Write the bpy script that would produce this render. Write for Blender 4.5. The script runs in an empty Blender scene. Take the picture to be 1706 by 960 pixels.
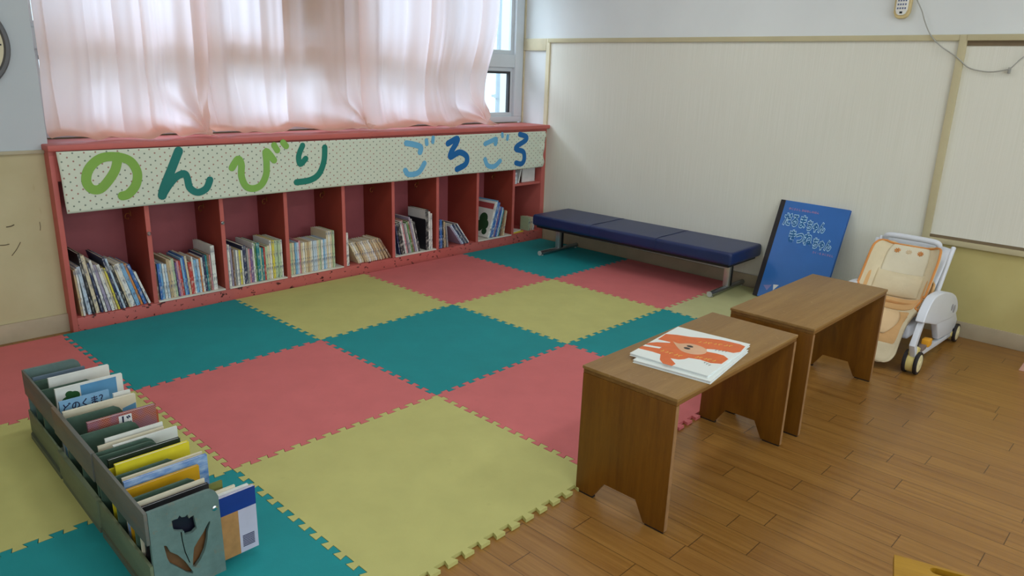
import bpy, bmesh, math, random
from mathutils import Vector, Matrix, Euler
R = math.radians
random.seed(7)
S = bpy.context.scene
COL = S.collection

# ------------------------------------------------------------------ camera
cam = bpy.data.cameras.new('camera'); camo = bpy.data.objects.new('camera', cam); COL.objects.link(camo); S.camera = camo
CAM = Vector((-1.0954, -4.4547, 1.4837))
FPX = 1225.64
cam.sensor_width = 36; cam.sensor_fit = 'HORIZONTAL'; cam.lens = FPX / 1706 * 36; cam.clip_start = .05; cam.clip_end = 200
_r = Vector((1.7543302486, -0.7230077875, 0.5846527891))
_m = Matrix.Rotation(_r.length, 3, _r.normalized())          # rows: right, down, forward
_b = Matrix((_m[0], -_m[1], -_m[2])).transposed()
camo.matrix_world = Matrix.Translation(CAM) @ _b.to_4x4()

# ------------------------------------------------------------------ world, lights, exposure
S.view_settings.view_transform = 'Standard'; S.view_settings.look = 'None'
S.view_settings.exposure = 0.0; S.view_settings.gamma = 1.0; S.view_settings.use_curve_mapping = False
S.cycles.use_denoising = True
S.cycles.max_bounces = 10; S.cycles.diffuse_bounces = 6; S.cycles.transparent_max_bounces = 12
S.cycles.sample_clamp_indirect = 6
W = bpy.data.worlds.new('sky'); S.world = W; W.use_nodes = True
W.node_tree.nodes['Background'].inputs[0].default_value = (.70, .86, 1.0, 1)
W.node_tree.nodes['Background'].inputs[1].default_value = 2.85
def area(name, loc, rot, sx, sy, power, col):
    l = bpy.data.lights.new(name, 'AREA'); l.shape = 'RECTANGLE'; l.size = sx; l.size_y = sy; l.energy = power; l.color = col
    o = bpy.data.objects.new(name, l); COL.objects.link(o); o.location = loc; o.rotation_euler = rot; return o
# added soft fill lamps, standing in for unseen windows and ceiling tubes
area('daylight_fill_rear', (0.1, -7.3, 1.75), (R(90), 0, 0), 6.0, 1.7, 114, (.78, .90, 1.0))
area('daylight_fill_side', (-3.35, -4.2, 1.75), (R(90), 0, R(-90)), 3.6, 1.6, 26, (.78, .90, 1.0))
for cx in (0.2, 2.4):
    for cy in (-1.9, -4.6):
        area('ceiling_fill', (cx, cy, 2.78), (0, 0, 0), 1.25, .3, 13, (.92, .97, 1.0))
sun = bpy.data.lights.new('hazy_sun', 'SUN'); sun.energy = 4.6; sun.angle = R(44); sun.color = (.80, .87, 1.0)
suno = bpy.data.objects.new('hazy_sun', sun); COL.objects.link(suno); suno.rotation_euler = Vector((.95, -1, -.85)).to_track_quat('-Z', 'Y').to_euler()

# ------------------------------------------------------------------ materials
def lin(c): return tuple((x/255/12.92 if x/255 <= .04045 else ((x/255+.055)/1.055)**2.4) for x in c)
_mc = {}
class NT:
    def __init__(s, m): s.t = m.node_tree; s.n = s.t.nodes; s.l = s.t.links; s.b = s.n['Principled BSDF']
    def new(s, k, **kw):
        n = s.n.new(k)
        for a, v in kw.items(): setattr(n, a, v)
        return n
    def math(s, op, a, b=None, c=None):
        n = s.n.new('ShaderNodeMath'); n.operation = op
        for i, v in enumerate((a, b, c)):
            if v is None: continue
            if isinstance(v, (int, float)): n.inputs[i].default_value = v
            else: s.l.new(v, n.inputs[i])
        return n.outputs[0]
    def mix(s, f, a, b, mode='MIX'):
        n = s.n.new('ShaderNodeMix'); n.data_type = 'RGBA'; n.blend_type = mode; n.clamp_factor = True
        for i, v in ((0, f), (6, a), (7, b)):
            if isinstance(v, (int, float)): n.inputs[i].default_value = v
            elif isinstance(v, tuple): n.inputs[i].default_value = (*v, 1)
            else: s.l.new(v, n.inputs[i])
        return n.outputs[2]
    def noise(s, vec, scale, detail=3, rough=.55):
        n = s.n.new('ShaderNodeTexNoise'); n.inputs['Scale'].default_value = scale; n.inputs['Detail'].default_value = detail; n.inputs['Roughness'].default_value = rough
        if vec is not None: s.l.new(vec, n.inputs['Vector'])
        return n.outputs['Fac']
    def ramp(s, f, a, b):
        n = s.n.new('ShaderNodeMapRange'); n.inputs[1].default_value = a; n.inputs[2].default_value = b; s.l.new(f, n.inputs[0]); return n.outputs[0]
    def obj(s, scale=None):
        tc = s.n.new('ShaderNodeTexCoord'); o = tc.outputs['Object']
        if scale:
            mp = s.n.new('ShaderNodeMapping'); mp.inputs['Scale'].default_value = scale; s.l.new(o, mp.inputs['Vector']); o = mp.outputs[0]
        return o
    def bump(s, h, strength, dist=.01):
        n = s.n.new('ShaderNodeBump'); n.inputs['Strength'].default_value = strength; n.inputs['Distance'].default_value = dist
        s.l.new(h, n.inputs['Height']); s.l.new(n.outputs[0], s.b.inputs['Normal'])
    def color(s, o): s.l.new(o, s.b.inputs['Base Color'])
def base(name, c, rough=.6, metal=0.0, spec=.4):
    m = bpy.data.materials.new(name); m.use_nodes = True; b = m.node_tree.nodes['Principled BSDF']
    b.inputs['Base Color'].default_value = (*lin(c), 1); b.inputs['Roughness'].default_value = rough; b.inputs['Metallic'].default_value = metal; b.inputs['Specular IOR Level'].default_value = spec
    return m, NT(m)
def mat(name, c, rough=.6, metal=0.0, var=.10, scale=6.0, bump=0.0, bscale=60, spec=.4, stretch=None):
    k = name
    if k in _mc: return _mc[k]
    m, t = base(name, c, rough, metal, spec)
    v = t.obj(stretch)
    n = t.ramp(t.noise(v, scale, 4), .3, .7)
    a = lin(c); t.color(t.mix(n, tuple(x*(1-var) for x in a), tuple(min(1, x*(1+var)) for x in a)))
    if bump: t.bump(t.noise(v, bscale, 3), bump)
    _mc[k] = m; return m
def wood(name, c1, c2, rough=.45, axis=2, scale=9.0, bump=.08, wear=None):
    if name in _mc: return _mc[name]
    m, t = base(name, c1, rough)
    sc = [1, 1, 1]; sc = [14, 14, 14]; sc[axis] = 1.0
    v = t.obj(tuple(sc)); n = t.ramp(t.noise(v, scale/4, 6, .65), .3, .72)
    fine = t.noise(v, scale*2.2, 3, .7)
    c = t.mix(n, lin(c1), lin(c2)); c = t.mix(t.math('MULTIPLY', t.ramp(fine, .5, .8), .35), c, tuple(x*.55 for x in lin(c1)))
    if wear:
        w = t.ramp(t.noise(t.obj(), 30, 5, .7), .62, .7); c = t.mix(w, c, lin(wear))
    t.color(c); t.bump(fine, bump, .003); _mc[name] = m; return m

# ------------------------------------------------------------------ mesh helper
class MB:
    def __init__(s): s.v = []; s.f = []
    def add(s, vs, fs):
        o = len(s.v); s.v += [tuple(x) for x in vs]; s.f += [tuple(i+o for i in f) for f in fs]; return s
    def box(s, x0, x1, y0, y1, z0, z1):
        return s.add([(x0,y0,z0),(x1,y0,z0),(x1,y1,z0),(x0,y1,z0),(x0,y0,z1),(x1,y0,z1),(x1,y1,z1),(x0,y1,z1)],
                     [(3,2,1,0),(4,5,6,7),(0,1,5,4),(1,2,6,5),(2,3,7,6),(3,0,4,7)])
    def obox(s, c, a, b, d):
        c, a, b, d = map(Vector, (c, a, b, d))
        vs = [c+i*a+j*b+k*d for k in (-1, 1) for i, j in ((-1,-1),(1,-1),(1,1),(-1,1))]
        return s.add(vs, [(3,2,1,0),(4,5,6,7),(0,1,5,4),(1,2,6,5),(2,3,7,6),(3,0,4,7)])
    def prism(s, poly, fn, w0, w1):
        ar = sum(poly[i][0]*poly[(i+1) % len(poly)][1]-poly[(i+1) % len(poly)][0]*poly[i][1] for i in range(len(poly)))
        if ar < 0: poly = poly[::-1]
        n = len(poly)
        vs = [fn(a, b, w0) for a, b in poly]+[fn(a, b, w1) for a, b in poly]
        return s.add(vs, [tuple(range(n-1, -1, -1)), tuple(range(n, 2*n))]+[(i, (i+1) % n, n+(i+1) % n, n+i) for i in range(n)])
    def tube(s, pts, r, seg=10, caps=True, closed=False):
        pts = [Vector(p) for p in pts]; n = len(pts); rs = r if isinstance(r, (list, tuple)) else [r]*n
        prev = None; rings = []
        for i, p in enumerate(pts):
            d = (pts[(i+1) % n]-pts[i-1]) if closed else (pts[min(i+1, n-1)]-pts[max(i-1, 0)])
            d.normalize()
            if prev is None:
                u = d.orthogonal().normalized()
            else:
                u = (prev-d*prev.dot(d)).normalized()
            prev = u; w = d.cross(u)
            rings.append([p+rs[i]*(math.cos(2*math.pi*k/seg)*u+math.sin(2*math.pi*k/seg)*w) for k in range(seg)])
        vs = [v for rg in rings for v in rg]; fs = []
        for i in range(n if closed else n-1):
            for k in range(seg):
                a = i*seg+k; b = i*seg+(k+1) % seg; c = ((i+1) % n)*seg+(k+1) % seg; d = ((i+1) % n)*seg+k
                fs.append((a, b, c, d))
        if caps and not closed: fs += [tuple(range(seg-1, -1, -1)), tuple(range((n-1)*seg, n*seg))]
        return s.add(vs, fs)
    def lathe(s, prof, c, ax, seg=28):      # prof: (radius, offset along axis)
        ax = Vector(ax).normalized(); c = Vector(c); u = ax.orthogonal().normalized(); w = ax.cross(u); n = len(prof); vs = []
        for r_, h in prof:
            for k in range(seg):
                t = 2*math.pi*k/seg; vs.append(c+ax*h+max(r_, 1e-5)*(math.cos(t)*u+math.sin(t)*w))
        fs = [(i*seg+k, i*seg+(k+1) % seg, (i+1)*seg+(k+1) % seg, (i+1)*seg+k) for i in range(n-1) for k in range(seg)]
        fs += [tuple(range(seg-1, -1, -1)), tuple(range((n-1)*seg, n*seg))]
        return s.add(vs, fs)
    def grid(s, fn, nu, nv, thick=None):
        vs = [fn(i/nu, j/nv) for j in range(nv+1) for i in range(nu+1)]
        return s.add(vs, [(j*(nu+1)+i, j*(nu+1)+i+1, (j+1)*(nu+1)+i+1, (j+1)*(nu+1)+i) for j in range(nv) for i in range(nu)])
    def build(s, name, m, parent=None, bevel=0, seg=2, smooth=False, sharp=40, solid=0, loc=None, rot=None, sub=0):
        me = bpy.data.meshes.new(name); me.from_pydata(s.v, [], s.f); me.update()
        bm = bmesh.new(); bm.from_mesh(me)
        if bevel:
            es = [e for e in bm.edges if len(e.link_faces) == 2 and e.calc_face_angle(0) > R(25)]
            bmesh.ops.bevel(bm, geom=es, offset=bevel, segments=seg, profile=.6, affect='EDGES', clamp_overlap=True)
        bmesh.ops.recalc_face_normals(bm, faces=bm.faces[:]) if not solid else None
        bm.to_mesh(me); bm.free()
        if smooth or bevel:
            me.polygons.foreach_set('use_smooth', [True]*len(me.polygons))
            me.set_sharp_from_angle(angle=R(sharp))
        o = bpy.data.objects.new(name, me); COL.objects.link(o); me.materials.append(m)
        if parent is not None: o.parent = parent
        if loc is not None: o.location = loc
        if rot is not None: o.rotation_euler = rot
        if solid:
            md = o.modifiers.new('thickness', 'SOLIDIFY'); md.thickness = solid; md.offset = 0
        if sub:
            md = o.modifiers.new('subdivision', 'SUBSURF'); md.levels = sub; md.render_levels = sub
        return o
def tag(o, label, cat, group=None):
    o['label'] = label; o['category'] = cat
    if group: o['group'] = group
    return o
def thing(name, label, cat, loc=(0,0,0), rot=(0,0,0), group=None):
    o = bpy.data.objects.new(name, None); COL.objects.link(o); o.location = loc; o.rotation_euler = rot; o.empty_display_size = .1
    return tag(o, label, cat, group)
def struct(o): o['kind'] = 'structure'; return o
XY = lambda a, b, w: (a, b, w)
XZ = lambda a, b, w: (a, w, b)
YZ = lambda a, b, w: (w, a, b)
def spline(pts, n=6):
    out = []; P = [Vector(p) for p in pts]
    for i in range(len(P)-1):
        p0, p1, p2, p3 = P[max(i-1, 0)], P[i], P[i+1], P[min(i+2, len(P)-1)]
        for k in range(n):
            t = k/n
            out.append(.5*((2*p1)+(p2-p0)*t+(2*p0-5*p1+4*p2-p3)*t*t+(3*p1-p0-3*p2+p3)*t**3))
    out.append(P[-1]); return out
def stroke(mb, pts, width, fn, w0, w1, taper=None, rise=0):
    p = spline([(a, b) for a, b in pts]); n = len(p); L = []; Rr = []
    for i in range(n):
        d = (p[min(i+1, n-1)]-p[max(i-1, 0)]).normalized(); nn = Vector((-d.y, d.x)); h = width/2*(taper(i/(n-1)) if taper else 1)
        L.append(p[i]+nn*h); Rr.append(p[i]-nn*h)
    def cap(c, a, b):
        a0 = math.atan2((a-c).y, (a-c).x); r = (a-c).length
        return [c+r*Vector((math.cos(a0+s*math.pi/6), math.sin(a0+s*math.pi/6))) for s in range(1, 6)]
    # side strip
    o = len(mb.v); vs = []
    if rise: w0, w1 = (min(w0, w1), max(w0, w1))
    D = [rise*i/max(1, n-1) for i in range(n)]
    for i in range(n): vs += [fn(L[i].x, L[i].y, w0-D[i]), fn(Rr[i].x, Rr[i].y, w0-D[i]), fn(L[i].x, L[i].y, w1), fn(Rr[i].x, Rr[i].y, w1)]
    fs = []
    for i in range(n-1):
        a = i*4; b = a+4
        fs += [(a, a+1, b+1, b), (a+2, b+2, b+3, a+3), (a, b, b+2, a+2), (a+1, a+3, b+3, b+1)]
    mb.add(vs, fs)
    for c, a, b, dd in ((p[0], L[0], Rr[0], 0), (p[-1], Rr[-1], L[-1], rise)):
        poly = [a]+cap(c, a, b)+[b]; mb.prism([(q.x, q.y) for q in poly], fn, w0-dd, w1)
def plate_holes(outer, holes, fn, w0, w1):
    mb = MB(); loops = [outer]+holes; bm = bmesh.new(); es = []
    for lp in loops:
        vs = [bm.verts.new((a, b, 0)) for a, b in lp]
        es += [bm.edges.new((vs[i], vs[(i+1) % len(vs)])) for i in range(len(vs))]
    bm.verts.index_update()
    bmesh.ops.triangle_fill(bm, use_beauty=True, use_dissolve=False, edges=es)
    bm.verts.index_update()
    pts = [(v.co.x, v.co.y) for v in bm.verts]; tris = [tuple(v.index for v in f.verts) for f in bm.faces]; bm.free()
    n = len(pts)
    mb.add([fn(a, b, w0) for a, b in pts]+[fn(a, b, w1) for a, b in pts], [t[::-1] for t in tris]+[tuple(i+n for i in t) for t in tris])
    k = 0
    for lp in loops:
        m = len(lp); mb.f += [(k+i, k+(i+1) % m, n+k+(i+1) % m, n+k+i) for i in range(m)]; k += m
    return mb
def text_mesh(body, size, extrude=0.0006, offset=0.0, align='LEFT'):
    c = bpy.data.curves.new('lettering', 'FONT'); c.body = body; c.size = size; c.extrude = extrude; c.offset = offset; c.align_x = align; c.resolution_u = 3
    o = bpy.data.objects.new('lettering', c); COL.objects.link(o)
    dg = bpy.context.evaluated_depsgraph_get(); me = bpy.data.meshes.new_from_object(o.evaluated_get(dg))
    bpy.data.objects.remove(o); return me
def put_text(name, body, size, m, parent, mtx, extrude=.0006, offset=0.0, align='LEFT'):
    me = text_mesh(body, size, extrude, offset, align); me.materials.clear(); me.materials.append(m)
    o = bpy.data.objects.new(name, me); COL.objects.link(o); o.parent = parent; o.matrix_local = mtx; return o
def frame_mtx(o, x, y):      # text plane: origin, x dir, y dir
    x = Vector(x).normalized(); y = Vector(y); y = (y-x*y.dot(x)).normalized(); z = x.cross(y)
    return Matrix(((x.x, y.x, z.x, o[0]), (x.y, y.y, z.y, o[1]), (x.z, y.z, z.z, o[2]), (0, 0, 0, 1)))
YC = -.03                                   # front plane of the cubby shelf
def cp(x, z, y=YC):                         # a point read on the plane y = 0 carried to the shelf's own front plane
    k = (y-CAM.y)/(0-CAM.y); return CAM.x+(x-CAM.x)*k, CAM.z+(z-CAM.z)*k

#@@SETTING
# ------------------------------------------------------------------ setting
def floor_mat():
    m, t = base('plank_floor', (165, 115, 68), .36, 0, .45)
    tc = t.new('ShaderNodeTexCoord'); sp = t.new('ShaderNodeSeparateXYZ'); t.l.new(tc.outputs['Object'], sp.inputs[0])
    x, y = sp.outputs[0], sp.outputs[1]
    rw_, ln = .0995, .62
    fx = t.math('DIVIDE', t.math('ADD', x, .0495), rw_); row = t.math('FLOOR', fx)
    wn = t.new('ShaderNodeTexWhiteNoise', noise_dimensions='1D'); t.l.new(row, wn.inputs['W'])
    fy = t.math('ADD', t.math('DIVIDE', y, ln), t.math('MULTIPLY', wn.outputs[0], 7.0)); pl = t.math('FLOOR', fy)
    cv = t.new('ShaderNodeCombineXYZ'); t.l.new(row, cv.inputs[0]); t.l.new(pl, cv.inputs[1])
    w2 = t.new('ShaderNodeTexWhiteNoise', noise_dimensions='2D'); t.l.new(cv.outputs[0], w2.inputs['Vector'])
    ex = t.math('ABSOLUTE', t.math('SUBTRACT', t.math('FRACT', fx), .5)); ey = t.math('ABSOLUTE', t.math('SUBTRACT', t.math('FRACT', fy), .5))
    gap = t.math('MAXIMUM', t.math('GREATER_THAN', ex, .488), t.math('GREATER_THAN', ey, .4972))
    # three strips in each plank
    fs = t.math('FLOOR', t.math('MULTIPLY', fx, 3.0)); w3 = t.new('ShaderNodeTexWhiteNoise', noise_dimensions='2D')
    c3 = t.new('ShaderNodeCombineXYZ'); t.l.new(fs, c3.inputs[0]); t.l.new(pl, c3.inputs[1]); t.l.new(c3.outputs[0], w3.inputs['Vector'])
    gv = t.new('ShaderNodeCombineXYZ'); t.l.new(t.math('MULTIPLY', x, 60.0), gv.inputs[0]); t.l.new(t.math('ADD', t.math('MULTIPLY', y, 2.2), t.math('MULTIPLY', w2.outputs[0], 30)), gv.inputs[1])
    g = t.ramp(t.noise(gv.outputs[0], 1.0, 5, .65), .28, .75)
    c = t.mix(g, lin((121, 79, 31)), lin((163, 119, 57)))
    c = t.mix(t.math('MULTIPLY', w2.outputs[0], .30), c, lin((112, 70, 30)))
    c = t.mix(t.math('MULTIPLY', w3.outputs[0], .22), c, lin((168, 125, 64)))
    c = t.mix(t.math('MULTIPLY', gap, .75), c, lin((62, 38, 14)))
    t.color(c); t.bump(t.math('SUBTRACT', 1, gap), .25, .002)
    r = t.math('ADD', .27, t.math('MULTIPLY', g, .12)); t.l.new(r, t.b.inputs['Roughness'])
    return m
struct(MB().box(-3.4, 4.2, -7.4, .6, -.06, 0).build('floor', floor_mat()))
M_white = mat('upper_wall_paint', (222, 226, 226), .75, var=.03, scale=2)
M_ceil = mat('ceiling_paint', (226, 226, 220), .8, var=.03)
struct(MB().box(-3.4, 4.2, -7.4, .8, 2.9, 2.98).build('ceiling', M_ceil))
struct(MB().box(-3.5, -3.4, -7.5, .4, 0, 2.95).build('wall_left', mat('side_wall_paint', (214, 206, 178), .75, var=.03)))
struct(MB().box(-3.4, 4.2, -7.5, -7.4, 0, 2.95).build('wall_front', mat('side_wall_paint', (214, 206, 178), .75)))
# back wall: a pier left of the window, sill wall under it, lintel above
M_cream = bpy.data.materials.new('scuffed_cream_paint'); 
def cream():
    m, t = base('scuffed_cream_paint', (187, 177, 138), .7)
    v = t.obj(); n = t.ramp(t.noise(v, 3, 4), .35, .7); c = t.mix(n, lin((184, 174, 136)), lin((193, 184, 147)))
    st = t.ramp(t.noise(t.obj((6, 6, 1.6)), 3.2, 5, .7), .64, .74); c = t.mix(t.math('MULTIPLY', st, .5), c, lin((150, 118, 78)))
    sc = t.ramp(t.noise(t.obj((2, 2, 22)), 3.0, 2, .5), .74, .78); c = t.mix(t.math('MULTIPLY', sc, .6), c, lin((120, 104, 80)))
    t.color(c); return m
M_cream = cream()
YW = .05
struct(MB().box(-3.4, .062, YW, .5, 1.0, 2.9).build('wall_back', mat('grey_white_paint', (186, 194, 199), .75, var=.025, scale=2)))
struct(MB().box(-3.4, .062, YW, .5, 0, 1.0).build('wall_back_wainscot', M_cream))
struct(MB().box(.062, 4.2, .36, .5, 0, 1.045).build('wall_back_sill', M_cream))
struct(MB().box(.062, 4.2, .26, .5, 2.5, 2.9).build('wall_back_lintel', M_white))
M_trim = mat('beige_trim', (192, 182, 146), .55, var=.05, scale=5)
struct(MB().box(-3.4, .058, YW-.014, YW+.01, .995, 1.013).build('trim_1', mat('grey_beige_trim', (176, 168, 142), .6), bevel=.002))
M_skirt = mat('taupe_skirting', (176, 163, 138), .6, var=.08, scale=7)
struct(MB().box(-3.4, .052, YW-.016, YW+.01, 0, .104).build('baseboard_back', M_skirt, bevel=.002))
M_scuff = mat('dark_scuff', (92, 80, 58), .8)
def scuffs(parent, lst, fn):
    for a, b, w in lst:
        mb = MB(); stroke(mb, [a, ((a[0]+b[0])/2+.002, (a[1]+b[1])/2-.002), b], w, fn, 0, .0005); mb.build('scuff_mark', M_scuff, parent)
scuffs(bpy.data.objects['wall_back_wainscot'], [((-.181,.624),(-.148,.631),.006),((-.229,.532),(-.183,.532),.005),((-.178,.470),(-.131,.535),.004),((-.029,.632),(-.032,.587),.003)], lambda a, b, w: (a, YW-w, b))
# right wall, turned very slightly like the real one
def rw(u, z, d=0.0): return (4.003-.0125*u-d, -u, z)
RW = lambda u, z, w: rw(u, z, w)
def slab(mb, u0, u1, z0, z1, d0, d1): return mb.prism([(u0, z0), (u1, z0), (u1, z1), (u0, z1)], RW, d0, d1)
struct(slab(MB(), -.6, 7.5, 0, 2.95, -.12, 0).build('wall_right', M_white))
def wallpaper():
    m, t = base('ribbed_wallpaper', (206, 202, 192), .8)
    v = t.obj((1, 190, 2.0)); n = t.noise(v, 1.0, 4, .6); c = t.mix(t.ramp(n, .3, .7), lin((219, 218, 205)), lin((228, 227, 216)))
    n2 = t.ramp(t.noise(t.obj(), 1.3, 3), .3, .7); c = t.mix(t.math('MULTIPLY', n2, .25), c, lin((214, 212, 198)))
    t.color(c); t.bump(n, .12, .003); return m
M_paper = wallpaper()
struct(slab(MB(), .02, 3.21, .1, 1.745, 0, .005).build('wall_right_panel', M_paper))
struct(slab(MB(), 3.245, 7.3, .603, 1.715, 0, .004).build('wall_right_panel', M_paper))
def yellowwall():
    m, t = base('yellow_dado_paint', (192, 180, 118), .65)
    n = t.ramp(t.noise(t.obj(), 2.5, 4), .3, .7); c = t.mix(n, lin((186, 173, 112)), lin((198, 187, 126)))
    sp = t.ramp(t.noise(t.obj((1, 14, 9)), 3.3, 3, .5), .75, .78); c = t.mix(t.math('MULTIPLY', sp, .6), c, lin((120, 104, 62)))
    t.color(c); return m
struct(slab(MB(), 3.24, 7.3, .09, .56, 0, .003).build('wall_right_dado', yellowwall()))
struct(slab(MB(), 0.0, 3.245, 1.742, 1.776, 0, .022).build('trim_2', M_trim, bevel=.003))
struct(slab(MB(), 3.245, 7.3, 1.742, 1.776, 0, .03).build('trim_3', M_trim, bevel=.003))
struct(slab(MB(), 3.205, 3.246, .555, 1.776, 0, .026).build('trim_4', M_trim, bevel=.003))
struct(slab(MB(), 3.205, 3.246, .09, .555, 0, .014).build('trim_4b', M_trim, bevel=.003))
struct(slab(MB(), 3.246, 7.3, .557, .588, 0, .03).build('trim_5', M_trim, bevel=.003))
M_shade = mat('painted_shadow_strip', (118, 102, 78), .7)  # dark colour stands in for the shadow gaps along the rails
struct(slab(MB(), 3.246, 7.3, .588, .606, 0, .008).build('shade_strip_1', M_shade)); struct(slab(MB(), 3.246, 7.3, 1.714, 1.742, 0, .008).build('shade_strip_2', M_shade))
struct(slab(MB(), -.018, .022, .0, 1.776, 0, .020).build('trim_6', mat('pale_trim', (210, 200, 168), .55), bevel=.003))
struct(slab(MB(), -.285, -.018, 1.676, 1.776, 0, .022).build('trim_7', mat('pale_trim', (210, 200, 168), .55), bevel=.003))
struct(slab(MB(), -.31, -.285, 1.03, 2.9, 0, .014).build('trim_8', mat('pale_trim', (210, 200, 168), .55), bevel=.003))
struct(slab(MB(), 0.03, 7.3, 0, .097, 0, .014).build('baseboard_right', M_skirt, bevel=.003))

# window in the recess, aluminium frame; panes of clear glass
M_alu = mat('white_aluminium', (206, 214, 220), .4, 0, var=.03, spec=.5)
M_seal = mat('dark_rubber_seal', (52, 54, 58), .6)
gm = bpy.data.materials.new('window_glass'); gm.use_nodes = True; gt = gm.node_tree; gt.nodes.remove(gt.nodes['Principled BSDF'])
_tr = gt.nodes.new('ShaderNodeBsdfTransparent'); _gl = gt.nodes.new('ShaderNodeBsdfGlossy'); _gl.inputs['Roughness'].default_value = .02
_mx = gt.nodes.new('ShaderNodeMixShader'); _mx.inputs[0].default_value = .05
_tr.inputs[0].default_value = (.93, .96, .97, 1)
gt.links.new(_tr.outputs[0], _mx.inputs[1]); gt.links.new(_gl.outputs[0], _mx.inputs[2]); gt.links.new(_mx.outputs[0], gt.nodes['Material Output'].inputs[0])
win = bpy.data.objects.new('window_1', None); COL.objects.link(win); struct(win); win.location = (2.0, .33, 1.05)
wl = lambda x: x-2.0
f = MB()
f.box(wl(.062), wl(3.985), -.04, .03, .0, .05); f.box(wl(.062), wl(3.985), -.04, .03, 1.40, 1.45)
f.box(wl(.062), wl(.11), -.04, .03, .05, 1.40); f.box(wl(3.885), wl(3.985), -.04, .03, .05, 1.40)
f.box(wl(.11), wl(3.885), -.035, .03, .475, .585)
for x in (1.02, 1.98, 2.94): f.box(wl(x-.035), wl(x+.035), -.03, .03, .05, 1.40)
f.build('window_frame', M_alu, win, bevel=.004)
for i, (x0, x1) in enumerate(((.11, .985), (1.055, 1.945), (2.015, 2.905), (2.975, 3.885))):
    for z0, z1 in ((.05, .475), (.585, 1.40)):
        s_ = MB(); b = .035
        s_.box(wl(x0), wl(x1), -.01, .015, z0, z0+b); s_.box(wl(x0), wl(x1), -.01, .015, z1-b, z1)
        s_.box(wl(x0), wl(x0+b), -.01, .015, z0+b, z1-b); s_.box(wl(x1-b), wl(x1), -.01, .015, z0+b, z1-b)
        s_.build('sash', M_alu, win, bevel=.002)
        if z0 < .1: MB().box(wl(x1-b-.022), wl(x1-b), -.016, .012, z0+b, z1-b).box(wl(x0+b), wl(x1-b), -.014, .012, z1-b-.02, z1-b).build('gasket', M_seal, win)
        MB().box(wl(x0+b), wl(x1-b), .002, .006, z0+b, z1-b).build('window_pane', gm, win)
# unseen panel added to darken the upper middle of the curtains
MB().box(wl(1.50), wl(2.22), .016, .028, .66, 1.37).build('added_shade_panel', mat('grey_panel', (120, 116, 110), .7), win)
# outside
o = MB().box(-6, 16, 6.0, 6.2, -1, 5).build('exterior_wall', mat('outside_render', (235, 238, 240), .8, var=.03)); tag(struct(o), 'pale wall of the building seen outside through the window', 'building wall'); o['kind'] = 'thing'
o = MB().box(-8, 18, .52, 6.0, -.3, -.2).build('outside_ground', mat('outside_paving', (200, 200, 195), .8)); struct(o)
dp = thing('drain_pipe', 'pale drainpipe with brackets outside the small window at far right', 'pipe', (5.0, 1.6, -.2))
MB().tube([(0, 0, 0), (0, 0, 2.6)], .035, 14).build('pipe', mat('grey_pipe', (170, 182, 190), .5), dp, smooth=True)
for z in (1.42, 1.72): MB().lathe([(.052, -.02), (.052, .02)], (0, 0, z), (0, 0, 1), 18).box(-.012, .012, .03, .10, z-.012, z+.012).build('bracket', mat('grey_pipe', (170, 182, 190), .5), dp)

#@@MATS
# ------------------------------------------------------------------ foam mats with interlocking edges
TZ = .014
NODE = {(0,0):(-.024,-.045),(1,0):(.978,-.036),(2,0):(1.976,-.046),(3,0):(2.962,-.046),(0,1):(-.012,-1.054),(1,1):(.986,-1.037),(2,1):(1.977,-1.03),(3,1):(2.956,-1.044),
        (0,2):(-.012,-2.017),(1,2):(.987,-2.027),(2,2):(1.983,-1.998),(3,2):(2.966,-2.002),(0,3):(-.01,-2.99),(1,3):(.985,-2.988),(2,3):(1.975,-2.982),(3,3):(2.955,-2.985),
        (-1,0):(-1.02,-.03),(-1,1):(-1.01,-1.05),(-1,2):(-1.01,-2.015),(-1,3):(-1.0,-2.995),(4,0):(3.94,-.05),(4,1):(3.93,-1.045),(4,2):(3.925,-2.0),(4,3):(3.92,-2.985)}
def inset(P, g):
    n = len(P); out = []
    for i in range(n):
        a = (P[i]-P[i-1]); b = (P[(i+1) % n]-P[i])
        if a.length < 1e-7 or b.length < 1e-7: out.append(P[i]); continue
        a.normalize(); b.normalize(); na = Vector((-a.y, a.x)); nb = Vector((-b.y, b.x)); m = na+nb
        k = 1+na.dot(nb); out.append(P[i]+(m*(g/k) if k > .15 else na*g))
    return out
def seam(a, b, flat, side):
    A = Vector(NODE[a]); B = Vector(NODE[b]); d = B-A; L = d.length; d.normalize(); n = Vector((-d.y, d.x))
    if flat: return [A]
    k = 14; p = L/k; h = .0125; g = 0.0; pts = [A+n*0]
    lv = lambda i: 0 if i in (0, 2*k-1) else (h if i % 2 else -h)
    for i in range(1, 2*k):
        t = i*p/2; l0, l1 = lv(i-1), lv(i)
        s = .0042*(1 if l1 != 0 and l0 != 0 else .5)
        t0, t1 = (t+s, t-s) 
        e = g if l1 > l0 else -g
        pts += [A+d*(t0+e*(1 if l1 > l0 else 1))+n*(l0+g), A+d*(t1+e)+n*(l1+g)]
    return pts
M_foam = {}
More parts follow.
